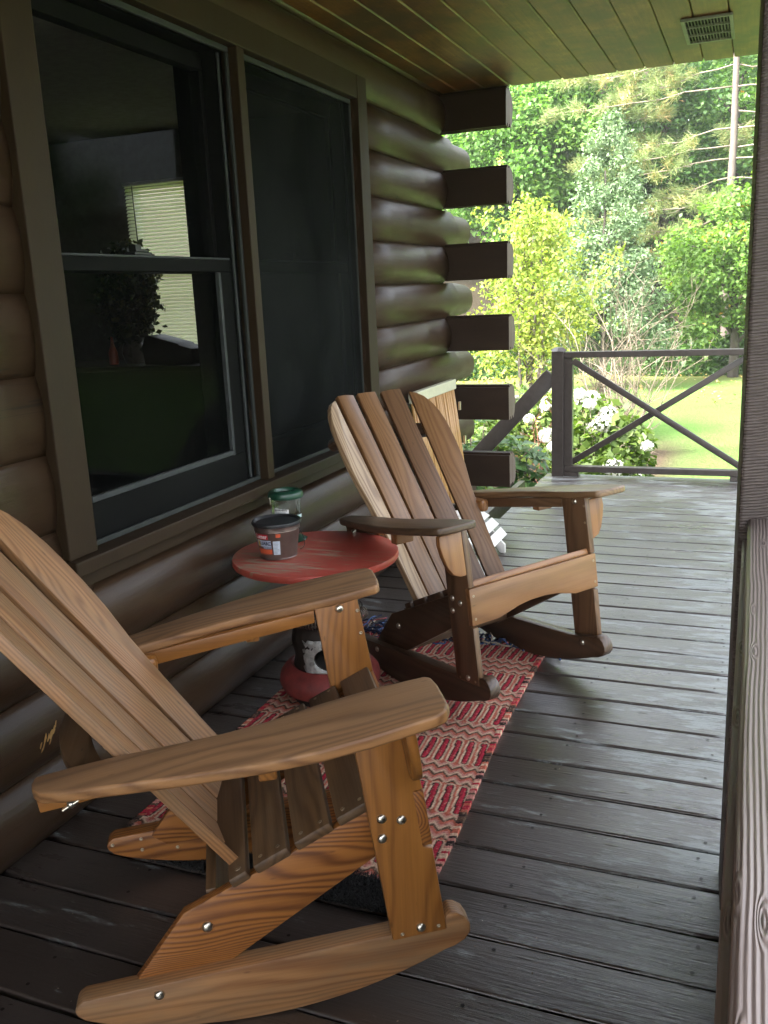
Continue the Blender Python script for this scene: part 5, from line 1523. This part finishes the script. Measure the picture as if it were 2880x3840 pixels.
# pines with bare lower branches
def pine(base, top, r0, label, seed, nb, z_lo, blen, lean=0.0):
    rr = random.Random(seed); r = np.random.default_rng(seed)
    T = empty('pine_tree', base); tag(T, label, 'tree', 'pines at the lawn edge')
    bm = bmesh.new()
    n = 12
    bm_tube(bm, [(lean * i / n + rr.uniform(-.015, .015), rr.uniform(-.015, .015), top * i / n - 0.1) for i in range(n + 1)], [r0 * (1.08 - 0.7 * i / n) for i in range(n + 1)], 9)
    mesh_obj('trunk', bm, M['bark_pine'], T)
    bb = bmesh.new(); tufts = []
    for k in range(nb):
        z = z_lo + (top - z_lo) * (k + rr.uniform(-.3, .3)) / nb
        for side in (0, 1):
            a = (math.pi if side == 0 else 0.0) + rr.gauss(0, 0.42)
            if rr.random() < 0.12: a -= math.pi / 2
            L = blen * rr.uniform(0.55, 1.15) * (1.0 if side == 0 else 0.75)
            d = Vector((math.cos(a), math.sin(a), 0))
            pts, rad = [], []
            for j in range(8):
                f = j / 7
                p = Vector((lean * z / top, 0, z)) + d * (L * f) + Vector((0, 0, -0.20 * L * f * (0.5 + 0.6 * f) + 0.12 * L * f ** 3 + rr.gauss(0, 0.02))) + Vector((rr.gauss(0, .025), rr.gauss(0, .025), rr.gauss(0, .02)))
                pts.append(p); rad.append(0.015 * (1 - 0.85 * f) + 0.003)
            bm_tube(bb, pts, rad, 5)
            for j in range(2, 8):
                for q in range(3 if j < 5 else 4):
                    sd = Vector((-d.y, d.x, 0)) * rr.choice((-1, 1))
                    e = pts[j] + sd * rr.uniform(0.08, 0.45) * (0.5 + 0.3 * L / blen) + d * rr.uniform(0.05, 0.3) + Vector((0, 0, rr.uniform(-.12, .14)))
                    bm_tube(bb, [pts[j], (pts[j] + e) / 2 + Vector((0, 0, -.03)), e], [0.008, 0.006, 0.003], 4)
                    if rr.random() < 0.78: tufts.append((e, (e - pts[j]).normalized()))
            tufts.append((pts[-1], d))
    mesh_obj('branches', bb, M['pine_twig'], T)
    Qs, lcs = [], []
    for e, d in tufts:
        n = 95
        P = np.array(e)[None] + r.normal(0, 0.055, (n, 3)) - np.array(d)[None] * r.uniform(0, 0.16, (n, 1))
        dd = r.normal(0, 0.75, (n, 3)) + np.array(d)[None] * 0.9; dd[:, 2] += 0.30
        dd /= np.linalg.norm(dd, axis=1)[:, None]
        sd = np.cross(dd, r.normal(0, 1, (n, 3))); sd /= np.linalg.norm(sd, axis=1)[:, None]
        l = r.uniform(0.10, 0.19, (n, 1)); w = 0.0065
        Qs.append(np.stack([P - sd * w, P + sd * w, P + dd * l + sd * w * .3, P + dd * l - sd * w * .3], 1))
        lcs.append(np.clip(r.normal(rr.uniform(0.25, 0.85), 0.13, n), 0, 1))
    quads_mesh('needles', np.concatenate(Qs), LM['needle'], T, np.concatenate(lcs))
pine((-0.62, 22.0, ground_z(-0.6, 22) - 0.1), 9.5, 0.105, 'tall pine with a pale trunk and bare drooping branches beside the porch post', 61, 20, 2.0, 3.5)
pine((-3.9, 25.6, ground_z(-3.9, 25.6) - 0.1), 10.5, 0.10, 'thin pine trunk standing left of the silvery tree top', 62, 13, 4.2, 2.2)
pine((-3.2, 29.0, ground_z(-3.2, 29) - 0.1), 10.5, 0.10, 'slender pine farther back between the two larger pine trunks', 63, 10, 5.0, 2.0)

# leafless twiggy shrub by the railing
def twig_shrub(name, base, label, seed, H, spread, n, mat, r0=0.010, leaf=None, depth=3):
    rr = random.Random(seed); r = np.random.default_rng(seed)
    T = empty(name, base); tag(T, label, 'shrub', 'shrubs beyond the deck')
    bm = bmesh.new(); tips = []
    def grow(p, d, L, rad, lv):
        pts = [p.copy()]; q = p.copy(); dd = d.copy()
        for j in range(5):
            dd = (dd + Vector((rr.gauss(0, .10), rr.gauss(0, .10), rr.gauss(0.03, .06)))).normalized()
            q = q + dd * L / 5; pts.append(q.copy())
        bm_tube(bm, pts, [rad * (1 - 0.13 * j) for j in range(6)], 5 if lv == 0 else 3, cap=False)
        tips.append(q)
        if lv < depth:
            for j in range(1, 6):
                if rr.random() < (0.62 if lv < 2 else 0.5):
                    nd = (dd + Vector((rr.gauss(0, .6), rr.gauss(0, .6), rr.gauss(0.05, .4)))).normalized()
                    grow(pts[j], nd, L * rr.uniform(0.35, 0.62), rad * 0.55, lv + 1)
    for i in range(n):
        a = rr.uniform(0, 2 * math.pi); t = rr.uniform(0.05, spread)
        grow(Vector((rr.uniform(-.12, .12), rr.uniform(-.1, .1), 0)), Vector((math.cos(a) * t, math.sin(a) * t * 0.6, 1)).normalized(), H * rr.uniform(0.6, 0.9), r0 * rr.uniform(0.7, 1.2), 0)
    mesh_obj('branches', bm, mat, T)
    if leaf:
        P = np.array([t for t in tips]); P = np.repeat(P, leaf[1], 0) + r.normal(0, 0.05, (len(P) * leaf[1], 3))
        quads_mesh('leaves', leaf_quads(P, leaf[2], leaf[2] * 0.5, r, 0.4), leaf[0], T, r.random(len(P)))
    return T
twig_shrub('bare_shrub', (-1.28, 10.4, -0.62), 'leafless tan twiggy shrub behind the crossed railing', 71, 1.6, 0.6, 17, M['twig'], 0.014)
twig_shrub('bare_shrub', (-1.62, 11.6, -0.62), 'leafless brown twiggy shrub beside the lime shrub', 72, 1.55, 0.5, 12, M['twig'], 0.013)
twig_shrub('thin_shrub', (-1.88, 8.6, -0.62), 'thin reddish-stemmed young shrub left of the newel post', 73, 0.9, 0.4, 5, M['twig_red'], 0.009, (LM['lime'], 2, 0.05), 2)

# hydrangeas in flower
def hydrangea(base, w, h, nfl, label, seed):
    rr = random.Random(seed); r = np.random.default_rng(seed)
    T = empty('hydrangea', base); tag(T, label, 'hydrangea', 'flowering hydrangeas below the deck')
    heads = []
    bm = bmesh.new()
    for i in range(nfl):
        a = rr.uniform(0, 2 * math.pi); q = math.sqrt(rr.random())
        x, y = w * q * math.cos(a), w * 0.7 * q * math.sin(a)
        z = h * (1 - 0.45 * q * q) * rr.uniform(0.62, 1.08)
        heads.append((x, y, z, rr.uniform(0.055, 0.095)))
        bm_tube(bm, [(x * 0.2, y * 0.2, 0), (x * 0.7, y * 0.7, z * 0.6), (x, y, z)], [0.006, 0.005, 0.004], 4)
    mesh_obj('stems', bm, M['twig'], T)
    n = 1500
    q = np.sqrt(r.random(n)); a = r.uniform(0, 2 * math.pi, n)
    z = h * (1 - 0.45 * q * q) * r.uniform(0.15, 0.98, n)
    P = np.stack([w * 1.02 * q * np.cos(a), w * 0.75 * q * np.sin(a), z], 1)
    quads_mesh('leaves', leaf_quads(P, 0.095, 0.060, r, 0.8), LM['hyd'], T, r.random(n))
    for (x, y, z, rad) in heads:
        P, d = blob_points(np.array((x, y, z + rad * 0.4)), rad, 150, r, 0.85, 0.75)
        nrm = d + r.normal(0, 0.35, d.shape); nrm /= np.linalg.norm(nrm, axis=1)[:, None]
        t = np.cross(nrm, r.normal(0, 1, nrm.shape)); t /= np.linalg.norm(t, axis=1)[:, None]
        b = np.cross(nrm, t); s = 0.017
        quads_mesh('flower_head', np.stack([P - t * s, P + b * s, P + t * s, P - b * s], 1), LM['petal'], T, r.random(len(P)))
hydrangea((-1.30, 8.5, -0.60), 0.50, 0.92, 17, 'white-blooming hydrangea framed by the crossed railing', 81)
hydrangea((-2.25, 9.3, -0.60), 0.55, 0.95, 11, 'white-blooming hydrangea left of the newel post', 82)
hydrangea((-1.12, 7.75, -0.60), 0.30, 0.50, 5, 'small low hydrangea with white heads close to the deck edge', 83)

# rhododendrons by the steps
def leafy_bush(base, rx, ry, rz, n, L, Wd, label, seed, lm, name='rhododendron', cat='bush'):
    r = np.random.default_rng(seed); rr = random.Random(seed)
    T = empty(name, base); tag(T, label, cat, 'bushes beside the deck')
    bm = bmesh.new()
    for i in range(9):
        a = rr.uniform(0, 6.28); q = rr.uniform(.3, .9)
        bm_tube(bm, [(0, 0, 0), (rx * q * .5 * math.cos(a), ry * q * .5 * math.sin(a), rz * .5), (rx * q * math.cos(a), ry * q * math.sin(a), rz * (1.1 - .4 * q))], [0.012, 0.008, 0.004], 5)
    mesh_obj('stems', bm, M['twig'], T)
    # whorls of long leaves
    Qs = []
    for i in range(n):
        d = r.normal(0, 1, 3); d[2] = abs(d[2]) * 0.9 + 0.05; d /= np.linalg.norm(d)
        c = np.array([rx, ry, rz]) * d * r.uniform(0.72, 1.0)
        ax = d * 0.7 + np.array([0, 0, 0.6]); ax /= np.linalg.norm(ax)
        u = np.cross(ax, r.normal(0, 1, 3)); u /= np.linalg.norm(u); v = np.cross(ax, u)
        m = 8
        for j in range(m):
            a = 2 * math.pi * j / m + r.uniform(-.25, .25)
            t = u * math.cos(a) + v * math.sin(a) + ax * r.uniform(-0.15, 0.45); t /= np.linalg.norm(t)
            s = np.cross(ax, t); s /= np.linalg.norm(s)
            l = L * r.uniform(.7, 1.15); w = Wd * r.uniform(.8, 1.15); up = np.cross(t, s) * -1
            p0 = c + t * 0.01; mid = c + t * l * 0.5 + ax * l * 0.05; e = c + t * l - ax * l * 0.14
            Qs.append([p0, mid + s * w * .5, e, mid]); Qs.append([p0, mid, e, mid - s * w * .5])
    Q = np.array(Qs)
    lc = np.repeat(r.random(len(Q) // 2), 2)
    quads_mesh('leaves', Q, lm, T, lc)
leafy_bush((-2.05, 6.95, -0.62), 0.72, 0.55, 0.98, 170, 0.15, 0.052, 'glossy large-leaved evergreen bush behind the sloping handrail', 91, LM['rhodo'])
leafy_bush((-1.72, 5.78, -0.62), 0.36, 0.42, 0.66, 110, 0.12, 0.05, 'low glossy evergreen bush against the deck edge below the lowest log end', 92, LM['rhodo'])
leafy_bush((-3.0, 7.6, -0.62), 0.85, 0.6, 1.15, 150, 0.15, 0.055, 'large-leaved evergreen bush near the rounded log ends', 93, LM['rhodo'])
leafy_bush((-1.45, 7.15, -0.62), 0.32, 0.3, 0.62, 80, 0.12, 0.045, 'small leafy bush at the foot of the newel post', 94, LM['hyd'])

# ground cover at the foot of the woods, fallen leaves on the lawn
r = np.random.default_rng(55)
n = 26000
x = r.uniform(-14, 10, n); e = 20.0 + 0.15 * x + 0.35 * np.sin(x * 1.3) + r.uniform(0, 1, n) ** 1.6 * 4.2
mound = 0.30 + 0.25 * np.sin(x * 1.7 + e) + 0.2 * np.sin(x * 0.6 + 2 * e)
gz = np.array([ground_z(a, b) for a, b in zip(x, e)])
edge = np.clip((e - (20.0 + 0.15 * x + 0.35 * np.sin(x * 1.3))) / 0.5, 0, 1)
P = np.stack([x, e, gz + r.uniform(0.0, 1, n) * np.maximum(0.15, mound + 0.25) * edge], 1)
tag(quads_mesh('ground_cover', leaf_quads(P, 0.16, 0.13, r, 0.8), LM['ivy'], None, r.random(n)), 'dark green leafy ground cover along the foot of the woods', 'ground cover', kind='stuff')
n = 1600
x = r.uniform(-8, 4, n); y = 20.2 + 0.15 * x - r.uniform(0, 1, n) ** 2 * 5.5
P = np.stack([x, y, np.full(n, -0.575) + r.uniform(0, 0.02, n)], 1)
tag(quads_mesh('fallen_leaves', leaf_quads(P, 0.06, 0.045, r, 2.5), mat_leaf('fallen_leaf', [(0.0, (0.22, 0.13, 0.04)), (1.0, (0.50, 0.40, 0.14))], 0.1), None, r.random(n)), 'scattered yellow fallen leaves on the far lawn', 'leaves', kind='stuff')

# ------------------------------------------------------------------ crumbs of grit and leaf on the boards
r = np.random.default_rng(77); n = 420
x = r.uniform(-1.5, -0.05, n); y = r.uniform(0.9, 6.0, n)
P = np.stack([x, y, np.full(n, 0.0035)], 1)
Q = leaf_quads(P, 0.0042, 0.0026, r, 3.0); Q[:, :, 2] = np.maximum(Q[:, :, 2], 0.0022)
tag(quads_mesh('grit', Q, mat_leaf('grit', [(0.0, (0.10, 0.07, 0.04)), (0.6, (0.30, 0.24, 0.16)), (1.0, (0.55, 0.50, 0.42))], 0.0), None, r.random(n)), 'small pale crumbs of grit and leaf scattered over the deck boards', 'grit', kind='stuff')
# ------------------------------------------------------------------ summer haze over the garden
bm = bmesh.new(); bm_box(bm, -170, 170, -45, 210, -2.0, 26.0)
bmesh.ops.recalc_face_normals(bm, faces=bm.faces)
_b = NB('summer_haze'); _v = _b.n('ShaderNodeVolumePrincipled')
_v.inputs['Color'].default_value = (0.93, 0.96, 0.90, 1); _v.inputs['Density'].default_value = 0.0012; _v.inputs['Anisotropy'].default_value = 0.2
_b.t.links.new(_v.outputs[0], _b.out.inputs['Volume'])
tag(mesh_obj('haze', bm, _b.m), 'thin summer haze in front of the woods', 'haze', kind='stuff')
